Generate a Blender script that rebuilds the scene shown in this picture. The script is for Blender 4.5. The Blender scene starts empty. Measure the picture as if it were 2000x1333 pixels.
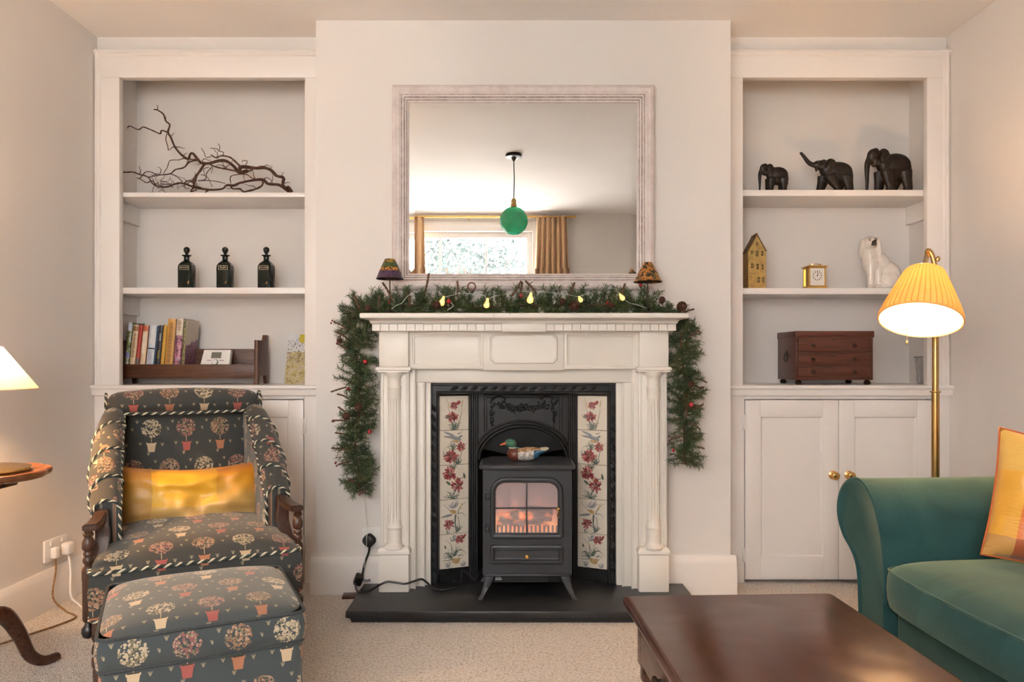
import bpy, bmesh, math, random
import numpy as np
from mathutils import Vector, Matrix, Euler, noise
PI = math.pi
random.seed(7)
sc = bpy.context.scene
COL = sc.collection

# ---------------------------------------------------------------- camera, sky, exposure
F, CX, CY, EYE = 1426.0, 1000.0, 705.0, 0.987
cam_d = bpy.data.cameras.new('camera')
cam_d.sensor_width = 36.0
cam_d.lens = 36.0 * F / 2000.0
cam_d.shift_y = (CY - 666.5) / 2000.0
cam_d.clip_start = 0.02
cam = bpy.data.objects.new('camera', cam_d)
cam.location = (0, 0, EYE)
cam.rotation_euler = (PI / 2, 0, 0)
COL.objects.link(cam)
sc.camera = cam

w = bpy.data.worlds.new('overcast_sky')
sc.world = w
w.use_nodes = True
bg = w.node_tree.nodes['Background']
bg.inputs['Color'].default_value = (1.0, 0.975, 0.965, 1)
bg.inputs['Strength'].default_value = 10.5

sc.view_settings.view_transform = 'Standard'
sc.view_settings.look = 'None'
sc.view_settings.gamma = 1.0
sc.view_settings.use_curve_mapping = False
sc.view_settings.exposure = 0.95

WIN = (-1.62, 0.20, 0.86, 2.255)          # the window opening in the wall behind the camera: x0, x1, z0, z1
YBACK = -1.0
pl = bpy.data.lights.new('window_portal', 'AREA')
pl.shape = 'RECTANGLE'
pl.size = WIN[1] - WIN[0]
pl.size_y = WIN[3] - WIN[2]
pl.cycles.is_portal = True
po = bpy.data.objects.new('window_portal', pl)
po.location = ((WIN[0] + WIN[1]) / 2, YBACK - 0.13, (WIN[2] + WIN[3]) / 2)
po.rotation_euler = (PI / 2, 0, 0)        # -Z of the light looks along +Y, into the room
po.rotation_euler = (-PI / 2, 0, 0)
COL.objects.link(po)

LAMP_WARM = (1.0, 0.575, 0.27)

# ---------------------------------------------------------------- small helpers
def PX(px, Y): return (px - CX) * Y / F
def PZ(py, Y): return EYE + (CY - py) * Y / F
def at(px, py, Y): return Vector((PX(px, Y), Y, PZ(py, Y)))

def catmull(pts, n=6, closed=False):
    P = [Vector(p) for p in pts]
    out = []
    N = len(P)
    rng = range(N) if closed else range(N - 1)
    for i in rng:
        if closed:
            p0, p1, p2, p3 = P[(i - 1) % N], P[i], P[(i + 1) % N], P[(i + 2) % N]
        else:
            p0, p1, p2, p3 = P[max(i - 1, 0)], P[i], P[i + 1], P[min(i + 2, N - 1)]
        for k in range(n):
            t = k / n
            out.append(0.5 * ((2 * p1) + (-p0 + p2) * t + (2 * p0 - 5 * p1 + 4 * p2 - p3) * t * t + (-p0 + 3 * p1 - 3 * p2 + p3) * t ** 3))
    if not closed:
        out.append(P[-1].copy())
    return out

class G:
    """collects shapes into one bmesh"""
    def __init__(self):
        self.bm = bmesh.new()
        self.mi = 0
    def v(self, co): return self.bm.verts.new(co)
    def f(self, vs):
        try:
            fc = self.bm.faces.new(vs)
            fc.material_index = self.mi
            return fc
        except ValueError:
            return None
    def box(self, x0, x1, y0, y1, z0, z1, bev=0.0, seg=2):
        V = [self.v(c) for c in ((x0, y0, z0), (x1, y0, z0), (x1, y1, z0), (x0, y1, z0), (x0, y0, z1), (x1, y0, z1), (x1, y1, z1), (x0, y1, z1))]
        fs = [self.f([V[i] for i in q]) for q in ((3, 2, 1, 0), (4, 5, 6, 7), (0, 1, 5, 4), (1, 2, 6, 5), (2, 3, 7, 6), (3, 0, 4, 7))]
        if bev > 0:
            es = list({e for fc in fs for e in fc.edges})
            bmesh.ops.bevel(self.bm, geom=es, offset=bev, segments=seg, profile=0.5, affect='EDGES')
        return self
    def obox(self, M, sx, sy, sz, bev=0.0, seg=2):
        """a box of full sizes centred on matrix M"""
        n0 = set(self.bm.verts)
        self.box(-sx / 2, sx / 2, -sy / 2, sy / 2, -sz / 2, sz / 2, bev, seg)
        bmesh.ops.transform(self.bm, matrix=M, verts=[q for q in self.bm.verts if q not in n0])
        return self
    def prism(self, pts, axis, a, b, bev=0.0):
        def mk(p, t):
            if axis == 'x': return (t, p[0], p[1])
            if axis == 'y': return (p[0], t, p[1])
            return (p[0], p[1], t)
        A = [self.v(mk(p, a)) for p in pts]
        B = [self.v(mk(p, b)) for p in pts]
        n = len(pts)
        fs = []
        for i in range(n):
            fs.append(self.f([A[i], A[(i + 1) % n], B[(i + 1) % n], B[i]]))
        c1 = self.f(A[::-1]); c2 = self.f(B)
        fs += [c1, c2]
        if bev > 0:
            es = list(c1.edges) + list(c2.edges)
            bmesh.ops.bevel(self.bm, geom=es, offset=bev, segments=2, profile=0.5, affect='EDGES')
        return self
    def loft(self, rings, cap0=True, cap1=True, closed=True):
        R = [[self.v(c) for c in r] for r in rings]
        n = len(R[0])
        for a, b in zip(R[:-1], R[1:]):
            for i in range(n if closed else n - 1):
                self.f([a[i], a[(i + 1) % n], b[(i + 1) % n], b[i]])
        if cap0: self.f(R[0][::-1])
        if cap1: self.f(R[-1])
        return R
    def lathe(self, prof, seg=24, c=(0, 0, 0), axis='z', rfun=None, cap=True, M=None, cap0=None, cap1=None):
        c = Vector(c)
        rings = []
        for k, (r, h) in enumerate(prof):
            ring = []
            for i in range(seg):
                a = 2 * PI * i / seg
                rr = r * (rfun(a, k) if rfun else 1.0)
                x, y = rr * math.cos(a), rr * math.sin(a)
                p = Vector((x, y, h))
                if axis == 'y': p = Vector((x, -h, y))     # h grows towards the camera (-Y)
                elif axis == 'x': p = Vector((h, x, y))
                if M is not None: p = M @ p
                ring.append(p + c)
            rings.append(ring)
        self.loft(rings, cap if cap0 is None else cap0, cap if cap1 is None else cap1)
        return self
    def tube(self, pts, r, seg=8, cap=True, closed=False):
        P = [Vector(p) for p in pts]
        n = len(P)
        rad = r if callable(r) else ((lambda t: r) if not isinstance(r, (list, tuple)) else None)
        up = None
        rings = []
        for i in range(n):
            if closed: t = P[(i + 1) % n] - P[i - 1]
            else: t = P[min(i + 1, n - 1)] - P[max(i - 1, 0)]
            if t.length < 1e-9: t = Vector((0, 0, 1))
            t.normalize()
            if up is None:
                up = Vector((0, 0, 1)) if abs(t.z) < 0.9 else Vector((1, 0, 0))
            s = t.cross(up)
            if s.length < 1e-6: s = t.cross(Vector((0.3, 1, 0.2)))
            s.normalize()
            up = s.cross(t).normalized()
            rr = r[i] if rad is None else rad(i / max(n - 1, 1))
            rings.append([P[i] + (s * math.cos(2 * PI * k / seg) + up * math.sin(2 * PI * k / seg)) * rr for k in range(seg)])
        if closed:
            rings.append(rings[0])
            self.loft(rings, False, False)
            bmesh.ops.remove_doubles(self.bm, verts=self.bm.verts, dist=1e-6)
        else:
            self.loft(rings, cap, cap)
        return self
    def ell(self, c, r, u=16, v=10, rot=None):
        if not isinstance(r, (tuple, list)): r = (r, r, r)
        M = Matrix.Translation(c)
        if rot is not None: M = M @ (rot if isinstance(rot, Matrix) else Euler(rot).to_matrix().to_4x4())
        M = M @ Matrix.Diagonal((r[0], r[1], r[2], 1))
        d = bmesh.ops.create_uvsphere(self.bm, u_segments=u, v_segments=v, radius=1.0, matrix=M)
        for q in d['verts']:
            for fc in q.link_faces: fc.material_index = self.mi
        return self
    def frame(self, x0, x1, z0, z1, prof, Y):
        """a mitred picture-frame sweep; prof = (inset from the outer edge, height towards the camera)"""
        rings = []
        for d, h in prof:
            rings.append([(x0 + d, Y - h, z0 + d), (x1 - d, Y - h, z0 + d), (x1 - d, Y - h, z1 - d), (x0 + d, Y - h, z1 - d)])
        self.loft(rings, False, False)
        return self
    def quad(self, a, b, c, d):
        self.f([self.v(a), self.v(b), self.v(c), self.v(d)])
        return self
    def poly(self, pts):
        self.f([self.v(p) for p in pts])
        return self
    def xform(self, M):
        bmesh.ops.transform(self.bm, matrix=M, verts=self.bm.verts)
        return self
    def mesh(self, name, mats, smooth=35, uvf=None, normals=True):
        if normals: bmesh.ops.recalc_face_normals(self.bm, faces=self.bm.faces)
        if uvf:
            self.bm.normal_update()
            lay = self.bm.loops.layers.uv.new('UVMap')
            for fc in self.bm.faces:
                for lp in fc.loops:
                    lp[lay].uv = uvf(lp.vert.co, fc.normal)
        me = bpy.data.meshes.new(name)
        self.bm.to_mesh(me)
        self.bm.free()
        for m in (mats if isinstance(mats, (list, tuple)) else [mats]):
            me.materials.append(m)
        if smooth:
            me.polygons.foreach_set('use_smooth', [True] * len(me.polygons))
            me.set_sharp_from_angle(angle=math.radians(smooth))
        return me
    def obj(self, name, mats, parent=None, smooth=35, uvf=None, world=False, normals=True):
        if world and parent is not None:
            M = parent.matrix_basis.inverted()
            pp = parent.parent
            while pp is not None:
                M = M @ pp.matrix_basis.inverted()
                pp = pp.parent
            self.xform(M)
        o = bpy.data.objects.new(name, self.mesh(name, mats, smooth, uvf, normals))
        COL.objects.link(o)
        if parent is not None: o.parent = parent
        return o

def tag(o, label=None, cat=None, group=None, kind=None):
    if label: o['label'] = label
    if cat: o['category'] = cat
    if group: o['group'] = group
    if kind: o['kind'] = kind
    return o

def thing(name, label, cat, loc=(0, 0, 0), rotz=0.0, group=None, rot=None):
    o = bpy.data.objects.new(name, None)
    o.empty_display_size = 0.05
    COL.objects.link(o)
    M = Matrix.Translation(loc) @ (Euler(rot).to_matrix().to_4x4() if rot else Matrix.Rotation(rotz, 4, 'Z'))
    o.matrix_basis = M
    return tag(o, label, cat, group)

def share(name, me, parent, loc=(0, 0, 0), rot=(0, 0, 0), scale=None):
    """one more object on a mesh that is already there"""
    o = bpy.data.objects.new(name, me)
    COL.objects.link(o)
    o.parent = parent
    o.location = loc
    o.rotation_euler = rot
    if scale: o.scale = scale
    return o

def eval_mesh(o):
    dg = bpy.context.evaluated_depsgraph_get()
    dg.update()
    me = bpy.data.meshes.new_from_object(o.evaluated_get(dg))
    return me

def blob(g, name, mats, parent, voxel=0.004, smooth_it=6, post=None, subsurf=0):
    """melt the closed shapes of g into one continuous skin"""
    me = g.mesh(name, mats, smooth=0)
    t = bpy.data.objects.new(name, me)
    COL.objects.link(t)
    r = t.modifiers.new('r', 'REMESH'); r.mode = 'VOXEL'; r.voxel_size = voxel
    s = t.modifiers.new('s', 'SMOOTH'); s.iterations = smooth_it; s.factor = 0.5
    m2 = eval_mesh(t)
    bpy.data.objects.remove(t)
    m2.name = name
    if not m2.materials:
        for m in (mats if isinstance(mats, (list, tuple)) else [mats]): m2.materials.append(m)
    if post: post(m2)
    m2.polygons.foreach_set('use_smooth', [True] * len(m2.polygons))
    o = bpy.data.objects.new(name, m2)
    COL.objects.link(o)
    if parent is not None: o.parent = parent
    return o

_txt = {}
def text_obj(s, size, mat, parent, loc, rot, depth=0.0003, name='lettering', align='CENTER', sx=1.0):
    cu = bpy.data.curves.new(name, 'FONT')
    cu.body = s; cu.size = size; cu.extrude = depth
    cu.align_x = align; cu.align_y = 'CENTER'
    t = bpy.data.objects.new(name, cu)
    COL.objects.link(t)
    me = eval_mesh(t)
    bpy.data.objects.remove(t)
    me.materials.clear(); me.materials.append(mat)
    o = bpy.data.objects.new(name, me)
    COL.objects.link(o)
    o.parent = parent; o.location = loc; o.rotation_euler = rot; o.scale = (sx, 1, 1)
    return o

# ---------------------------------------------------------------- materials
class E:
    """a number flowing through shader nodes, with operators"""
    def __init__(self, nt, s): self.nt, self.s = nt, s
    def _m(self, op, *a, clamp=False):
        n = self.nt.nodes.new('ShaderNodeMath'); n.operation = op; n.use_clamp = clamp
        for i, q in enumerate(a):
            if isinstance(q, E): self.nt.links.new(q.s, n.inputs[i])
            else: n.inputs[i].default_value = q
        return E(self.nt, n.outputs[0])
    def __add__(s, o): return s._m('ADD', s, o)
    __radd__ = __add__
    def __sub__(s, o): return s._m('SUBTRACT', s, o)
    def __rsub__(s, o): return s._m('SUBTRACT', o, s)
    def __mul__(s, o): return s._m('MULTIPLY', s, o)
    __rmul__ = __mul__
    def __truediv__(s, o): return s._m('DIVIDE', s, o)
    def floor(s): return s._m('FLOOR', s)
    def fract(s): return s._m('FRACT', s)
    def abs(s): return s._m('ABSOLUTE', s)
    def sqrt(s): return s._m('SQRT', s)
    def sin(s): return s._m('SINE', s)
    def mod(s, k): return s._m('FLOORED_MODULO', s, k)
    def lt(s, o): return s._m('LESS_THAN', s, o)
    def gt(s, o): return s._m('GREATER_THAN', s, o)
    def max(s, o): return s._m('MAXIMUM', s, o)
    def min(s, o): return s._m('MINIMUM', s, o)
    def pow(s, o): return s._m('POWER', s, o)

class Mat:
    def __init__(self, name, color=(0.8, 0.8, 0.8), rough=0.5, metal=0.0, spec=0.5):
        m = bpy.data.materials.new(name); m.use_nodes = True
        self.m, self.nt = m, m.node_tree
        self.b = self.nt.nodes['Principled BSDF']
        self.b.inputs['Base Color'].default_value = (*color, 1)
        self.b.inputs['Roughness'].default_value = rough
        self.b.inputs['Metallic'].default_value = metal
        self.b.inputs['Specular IOR Level'].default_value = spec
        self.out = self.nt.nodes['Material Output']
    def n(self, t): return self.nt.nodes.new('ShaderNode' + t)
    def l(self, a, b): self.nt.links.new(a, b)
    def set(self, k, val):
        s = self.b.inputs[k]
        if isinstance(val, E): self.l(val.s, s)
        elif hasattr(val, 'is_output'): self.l(val, s)
        else: s.default_value = val
        return self
    def coord(self, kind='Object', scale=(1, 1, 1), rot=(0, 0, 0)):
        t = self.n('TexCoord'); mp = self.n('Mapping')
        mp.inputs['Scale'].default_value = scale
        mp.inputs['Rotation'].default_value = rot
        self.l(t.outputs[kind], mp.inputs['Vector'])
        return mp.outputs[0]
    def xyz(self, kind='Object'):
        t = self.n('TexCoord'); s = self.n('SeparateXYZ')
        self.l(t.outputs[kind], s.inputs[0])
        return [E(self.nt, q) for q in s.outputs]
    def vec(self, x, y, z=0.0):
        c = self.n('CombineXYZ')
        for i, q in enumerate((x, y, z)):
            if isinstance(q, E): self.l(q.s, c.inputs[i])
            else: c.inputs[i].default_value = q
        return c.outputs[0]
    def noise(self, vec, scale=5.0, detail=4.0, rough=0.5, dist=0.0, out=0):
        n = self.n('TexNoise')
        n.inputs['Scale'].default_value = scale; n.inputs['Detail'].default_value = detail
        n.inputs['Roughness'].default_value = rough; n.inputs['Distortion'].default_value = dist
        if vec is not None: self.l(vec, n.inputs['Vector'])
        return E(self.nt, n.outputs[out])
    def voro(self, vec, scale=5.0, feature='F1', out='Distance', rnd=1.0):
        n = self.n('TexVoronoi'); n.feature = feature
        n.inputs['Scale'].default_value = scale
        n.inputs['Randomness'].default_value = rnd
        if vec is not None: self.l(vec, n.inputs['Vector'])
        return n.outputs[out]
    def ramp(self, fac, stops, interp='LINEAR'):
        r = self.n('ValToRGB'); r.color_ramp.interpolation = interp
        el = r.color_ramp.elements
        while len(el) < len(stops): el.new(0.5)
        for e_, (p, c) in zip(el, stops):
            e_.position = p; e_.color = (*c, 1) if len(c) == 3 else c
        self.l(fac.s if isinstance(fac, E) else fac, r.inputs[0])
        return r.outputs[0]
    def mix(self, fac, a, b):
        n = self.n('Mix'); n.data_type = 'RGBA'
        for s, q in ((n.inputs[0], fac), (n.inputs[6], a), (n.inputs[7], b)):
            if isinstance(q, E): self.l(q.s, s)
            elif hasattr(q, 'is_output'): self.l(q, s)
            elif isinstance(q, (tuple, list)): s.default_value = (*q, 1) if len(q) == 3 else q
            else: s.default_value = q
        return n.outputs[2]
    def bump(self, h, strength=0.3, dist=0.01):
        n = self.n('Bump'); n.inputs['Strength'].default_value = strength; n.inputs['Distance'].default_value = dist
        self.l(h.s if isinstance(h, E) else h, n.inputs['Height'])
        self.l(n.outputs[0], self.b.inputs['Normal'])
        return self

def plain(name, c, rough=0.5, metal=0.0, var=0.06, scale=12.0, spec=0.5, bump=0.0, bscale=200.0):
    """a nearly even colour with a little procedural variation"""
    M = Mat(name, c, rough, metal, spec)
    nz = M.noise(M.coord(), scale, 3)
    lo = tuple(max(0, q * (1 - var)) for q in c); hi = tuple(min(1, q * (1 + var)) for q in c)
    M.set('Base Color', M.ramp(nz, [(0.3, lo), (0.7, hi)]))
    if bump: M.bump(M.noise(M.coord(), bscale, 3), bump, 0.002)
    return M.m

def wood(name, dark, light, rough=0.35, scale=6.0, axis='x', spec=0.5):
    M = Mat(name, light, rough, 0, spec)
    s = {'x': (1, 14, 14), 'y': (14, 1, 14), 'z': (14, 14, 1)}[axis]
    nz = M.noise(M.coord('Object', s), scale, 6, 0.62, 0.4)
    fine = M.noise(M.coord('Object', tuple(q * 5 for q in s)), scale, 2)
    M.set('Base Color', M.ramp(nz * 0.75 + fine * 0.25, [(0.3, dark), (0.68, light)]))
    M.set('Roughness', nz * 0.25 + (rough - 0.12))
    M.bump(fine, 0.08, 0.002)
    return M.m

def emit(name, c, s):
    M = Mat(name, c, 0.5)
    M.set('Emission Color', (*c, 1)); M.set('Emission Strength', s)
    return M.m

def paint(name, c, rough, var=0.03, brush=0.06):
    M = Mat(name, c, rough, 0, 0.5)
    nz = M.noise(M.coord(), 3.0, 0)
    M.set('Base Color', M.ramp(nz, [(0.3, tuple(q * (1 - var) for q in c)), (0.7, tuple(min(1, q * (1 + var)) for q in c))]))
    if brush: M.bump(M.noise(M.coord(), 60.0, 0), brush, 0.003)
    return M.m

M_wall = paint('wall_paint', (0.76, 0.72, 0.68), 0.85, 0.02, 0.0)
M_ceil = paint('ceiling_paint', (0.86, 0.83, 0.80), 0.9, 0.015, 0.0)
M_white = paint('white_gloss_paint', (0.82, 0.78, 0.74), 0.32, 0.02, 0.025)
M_cream = paint('cream_satin_paint', (0.78, 0.735, 0.665), 0.38, 0.02, 0.02)
M_iron = plain('black_cast_iron', (0.011, 0.012, 0.013), 0.42, 0.0, 0.3, 20, 0.4, 0.15, 300)
M_stove = plain('grey_black_stove_enamel', (0.030, 0.034, 0.041), 0.42, 0.0, 0.12, 15, 0.5, 0.06, 900)
M_brass = plain('polished_brass', (0.72, 0.46, 0.16), 0.22, 1.0, 0.1, 20)
M_agedbrass = plain('aged_brass', (0.50, 0.32, 0.12), 0.27, 1.0, 0.18, 9)
M_gold = plain('dull_gold_paint', (0.47, 0.33, 0.12), 0.38, 0.7, 0.25, 40)
M_black = plain('black_plastic', (0.012, 0.012, 0.013), 0.4, 0, 0.2)
M_wplastic = plain('white_plastic', (0.82, 0.80, 0.77), 0.3, 0, 0.02)
M_darkvoid = plain('soot', (0.008, 0.008, 0.008), 0.95, 0, 0.2)
M_mahog = wood('dark_mahogany', (0.022, 0.008, 0.005), (0.095, 0.034, 0.018), 0.3, 5, 'x')
M_oakdark = wood('dark_stained_oak', (0.025, 0.010, 0.006), (0.135, 0.050, 0.024), 0.4, 6, 'x')
M_chairwood = wood('chair_walnut', (0.020, 0.009, 0.006), (0.085, 0.036, 0.020), 0.32, 7, 'z')
# ================================================================ THE ROOM
YB, YA, YW, YI = 3.10, 3.24, 3.262, 3.53      # breast face, alcove frame face, wall above the frames, alcove back
XL, XR = -1.853, 1.942
BX0, BX1 = PX(617, YB), PX(1427, YB)
H = 2.433

def structure(o):
    o['kind'] = 'structure'
    return o

# carpet
M = Mat('beige_berber_carpet', (0.6, 0.52, 0.43), 0.95, 0, 0.15)
co = M.coord()
f1 = M.noise(co, 105, 1, 0.6); f2 = M.noise(co, 300, 0, 0.6)
base = M.ramp(f1 * 0.55 + f2 * 0.45, [(0.30, (0.30, 0.22, 0.16)), (0.43, (0.62, 0.53, 0.45)), (0.60, (0.80, 0.73, 0.65))])
flk = M.noise(co, 65, 1, 0.7)
M.set('Base Color', M.mix(M.ramp(flk, [(0.62, (0, 0, 0)), (0.72, (.8, .8, .8))]), base, (0.44, 0.34, 0.25)))
M.set('Sheen Weight', 0.3)
M.bump(M.noise(co, 220, 0), 0.8, 0.012)
M_carpet = M.m
g = G(); g.box(XL - 0.12, XR + 0.12, YBACK - 0.12, YI + 0.1, -0.06, 0.0)
structure(g.obj('floor', M_carpet, smooth=0))
g = G(); g.box(XL - 0.12, XR + 0.12, YBACK - 0.12, YI + 0.1, H, H + 0.1)
structure(g.obj('ceiling', M_ceil, smooth=0))
g = G(); g.box(XL - 0.12, XL, YBACK - 0.12, YI + 0.1, 0, H)
wl = structure(g.obj('wall_left', M_wall, smooth=0))
g = G(); g.box(XR, XR + 0.12, YBACK - 0.12, YI + 0.1, 0, H)
structure(g.obj('wall_right', M_wall, smooth=0))
# the wall with the window, behind the camera
g = G()
g.box(XL, WIN[0], YBACK - 0.12, YBACK, 0, H); g.box(WIN[1], XR, YBACK - 0.12, YBACK, 0, H)
g.box(WIN[0], WIN[1], YBACK - 0.12, YBACK, 0, WIN[2]); g.box(WIN[0], WIN[1], YBACK - 0.12, YBACK, WIN[3], H)
structure(g.obj('wall_back', M_wall, smooth=0))
# alcove back wall and the lintel wall over the frames
g = G(); g.box(XL, XR, YI, YI + 0.1, 0, H)
structure(g.obj('wall_front', M_wall, smooth=0))

# chimney breast with the fire opening left open
FCX = 0.048                                      # centre line of the fireplace
OX0, OX1, OZ = FCX - 0.135, FCX + 0.135, 0.62
g = G()
g.box(BX0, FCX - 0.36, YB, YI, 0, H); g.box(FCX + 0.36, BX1, YB, YI, 0, H); g.box(FCX - 0.36, FCX + 0.36, YB, YI, 0.90, H)
structure(g.obj('wall_chimney_breast', M_wall, smooth=0))

def skirting_prof(h=0.16, t=0.022):
    return [(0, 0), (t, 0), (t, h - 0.045), (t - 0.004, h - 0.032), (t - 0.004, h - 0.024), (t - 0.012, h - 0.010), (t - 0.016, h), (0, h)]
def baseboard(name, p0, p1, out, h=0.16, t=0.022):
    """straight skirting from p0 to p1 (x, y), thickness towards 'out'"""
    g = G()
    p0, p1, out = Vector((*p0, 0)), Vector((*p1, 0)), Vector((*out, 0))
    g.loft([[p + out * a + Vector((0, 0, z)) for a, z in skirting_prof(h, t)] for p in (p0, p1)])
    return structure(g.obj(name, M_white, smooth=30))
baseboard('baseboard_left', (XL, YBACK), (XL, 3.205), (1, 0), 0.155)
baseboard('baseboard_right', (XR, YBACK), (XR, 3.205), (-1, 0), 0.155)
baseboard('baseboard_breast_left', (BX0 - 0.02, YB), (-0.535, YB), (0, -1), 0.16, 0.026)
baseboard('baseboard_breast_right', (0.64, YB), (BX1 + 0.02, YB), (0, -1), 0.16, 0.026)
baseboard('baseboard_back', (XL, YBACK), (XR, YBACK), (0, 1), 0.155)

# ---------------------------------------------------------------- alcoves
def alcove(side, x0, x1, ox0, ox1, sx, pz, si0, si1):
    """x0..x1 the niche, ox0..ox1 the opening in the frame, sx = x of the inner side wall"""
    zt, zs = PZ(151.5, YA), 0.879
    ztop = PZ(97, YA)
    # lintel wall above
    g = G(); g.box(x0, x1, YW, YW + 0.08, ztop - 0.10, H)
    structure(g.obj('wall_alcove_' + side, M_wall, smooth=0))
    # niche side lining
    g = G()
    if side == 'left': g.box(x0, sx, YA + 0.03, YI, zs, H)
    else: g.box(sx, x1, YA + 0.03, YI, zs, H)
    structure(g.obj('wall_niche_' + side, M_wall, smooth=0))
    # face frame: two stiles and a header, moulded outer edge
    g = G()
    for a, b, outer in ((x0, ox0, -1), (ox1, x1, 1)):
        g.box(a, b, YA, YA + 0.032, zs - 0.02, zt, 0.002)
    g.box(x0, x1, YA, YA + 0.032, zt, ztop - 0.012, 0.002)
    o = structure(g.obj('trim_1' if side == 'left' else 'trim_2', M_white))
    g = G()                                                # back-band moulding round the frame
    q = [(0, 0), (0.006, 0.010), (0.014, 0.012), (0.018, 0.007), (0.024, 0.008), (0.030, 0.0)]
    zt2 = ztop
    g.prism([(YA - h, zt2 - d) for d, h in q] + [(YA + 0.02, zt2 - 0.03), (YA + 0.02, zt2)], 'x', x0, x1)
    for s, e in ((1, x0), (-1, x1)):
        if (side == 'left') == (s == 1):
            g.prism([(e + s * d, YA - h) for d, h in q] + [(e + s * 0.03, YA + 0.02), (e, YA + 0.02)], 'z', zs - 0.02, zt2)
    g.obj('frame_moulding', M_white, o)
    # cupboard sill
    g = G()
    ys = 3.205
    pr = [(ys + 0.006, zs), (ys + 0.001, zs - 0.004), (ys, zs - 0.012), (ys + 0.004, zs - 0.018), (ys + 0.010, zs - 0.020), (ys + 0.012, zs - 0.045), (YI, zs - 0.045), (YI, zs)]
    g.prism(pr, 'x', si0, si1)
    return g
tl = alcove('left', XL, BX0, PX(233, YA), PX(595, YA), -1.815, None, XL, BX0)
o = tl.obj('cupboard_top', M_white, smooth=30)
tag(o, 'white painted ledge of the alcove behind the armchair', 'shelf')
tr = alcove('right', BX1, XR, PX(1451, YA), PX(1811, YA), 1.92, None, BX1, XR)
o = tr.obj('cupboard_top', M_white, smooth=30)
tag(o, 'white painted ledge under the wooden chest of drawers', 'shelf')

def shelf(x0, x1, py0, py1, label, bat_side):
    Yf = YA + 0.034
    z1, z0 = PZ(py0, Yf), PZ(py1, Yf)
    t = thing('alcove_shelf', label, 'shelf', ((x0 + x1) / 2, (Yf + YI) / 2, z0), group='white shelves built into the alcoves')
    g = G(); g.box(x0, x1, Yf, YI - 0.001, z0, z1, 0.002); g.obj('board', M_white, t, world=True)
    g = G()                                                # support batten on the side wall, its end cut at a slant
    bx0, bx1 = (x0, x0 + 0.016) if bat_side < 0 else (x1 - 0.016, x1)
    g.prism([(Yf + 0.02, z0), (YI - 0.002, z0), (YI - 0.002, z0 - 0.085), (Yf + 0.05, z0 - 0.085)], 'x', bx0, bx1)
    g.obj('batten', M_white, t, smooth=0, world=True)
    return z1
ZL1 = shelf(-1.813, BX0 - 0.001, 376, 385, 'white alcove shelf holding the twisted branch', -1)
ZL2 = shelf(-1.813, BX0 - 0.001, 562, 574, 'white alcove shelf holding three dark bottles', -1)
ZR1 = shelf(BX1 + 0.001, 1.918, 371, 383, 'white alcove shelf holding three black elephants', 1)
ZR2 = shelf(BX1 + 0.001, 1.918, 563, 575, 'white alcove shelf holding the clock and white dog', 1)
ZS = 0.879

def cupboard(label, x0, x1, d0, dm, d1, knobs, hinges):
    z0, z1 = 0.0, ZS - 0.045
    Yf = YA - 0.002
    dz0, dz1 = PZ(1134, Yf) + 0.004, PZ(782, Yf)
    t = thing('alcove_cupboard', label, 'cupboard', ((x0 + x1) / 2, Yf, 0))
    g = G()
    g.box(x0, d0 - 0.003, Yf, Yf + 0.03, z0, z1, 0.002); g.box(d1 + 0.003, x1, Yf, Yf + 0.03, z0, z1, 0.002)
    g.box(d0 - 0.003, d1 + 0.003, Yf, Yf + 0.03, dz1 + 0.004, z1, 0.001)
    g.box(d0 - 0.003, d1 + 0.003, Yf + 0.05, Yf + 0.06, 0, z1)
    g.obj('carcass', M_white, t, world=True)
    for k, (a, b) in enumerate(((d0, dm - 0.0015), (dm + 0.0015, d1))):
        dd = bpy.data.objects.new('door', None)
        g = G()
        st, rt, rb = 0.066, 0.070, 0.098
        pr = [(0, 0), (0, 0.008), (0.001, 0.010)]
        # stiles and rails
        g.box(a, a + st, Yf - 0.004, Yf + 0.022, dz0, dz1, 0.0015); g.box(b - st, b, Yf - 0.004, Yf + 0.022, dz0, dz1, 0.0015)
        g.box(a + st, b - st, Yf - 0.004, Yf + 0.022, dz1 - rt, dz1, 0.0015); g.box(a + st, b - st, Yf - 0.004, Yf + 0.022, dz0, dz0 + rb, 0.0015)
        door = g.obj('door', M_white, t, world=True)
        g = G(); g.box(a + st - 0.002, b - st + 0.002, Yf + 0.006, Yf + 0.016, dz0 + rb - 0.002, dz1 - rt + 0.002)
        g.frame(a + st, b - st, dz0 + rb, dz1 - rt, [(0, 0.0095), (0.004, 0.0085), (0.009, 0.002), (0.010, 0)], Yf + 0.006)
        g.obj('panel', M_white, door, world=True)
        if knobs:
            kx = b - 0.025 if k == 0 else a + 0.042
            kz = PZ(928, Yf)
            g = G()
            g.lathe([(0.019, 0), (0.019, 0.003), (0.012, 0.006), (0.007, 0.012), (0.0085, 0.018), (0.015, 0.024), (0.018, 0.032), (0.015, 0.039), (0.006, 0.043)], 20, (kx, Yf - 0.004, kz), 'y')
            g.obj('knob', M_brass, door, world=True)
        for hz in hinges:
            hx = a - 0.0015 if k == 0 else b + 0.0015
            g = G(); g.box(hx - 0.011, hx + 0.011, Yf - 0.0065, Yf - 0.003, hz - 0.033, hz + 0.033, 0.001)
            g.lathe([(0.0045, -0.034), (0.0045, 0.034)], 8, (hx, Yf - 0.007, hz))
            g.obj('hinge', M_white, door, world=True)
    return t
cupboard('white panelled double cupboard with two brass knobs', BX1, XR, PX(1455, YA), PX(1637, YA), PX(1819, YA), True, (PZ(825, YA), PZ(1083, YA)))
cupboard('white panelled cupboard behind the armchair', XL, BX0, PX(240, YA), PX(417, YA), PX(593, YA), True, (PZ(832, YA), PZ(1060, YA)))

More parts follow.
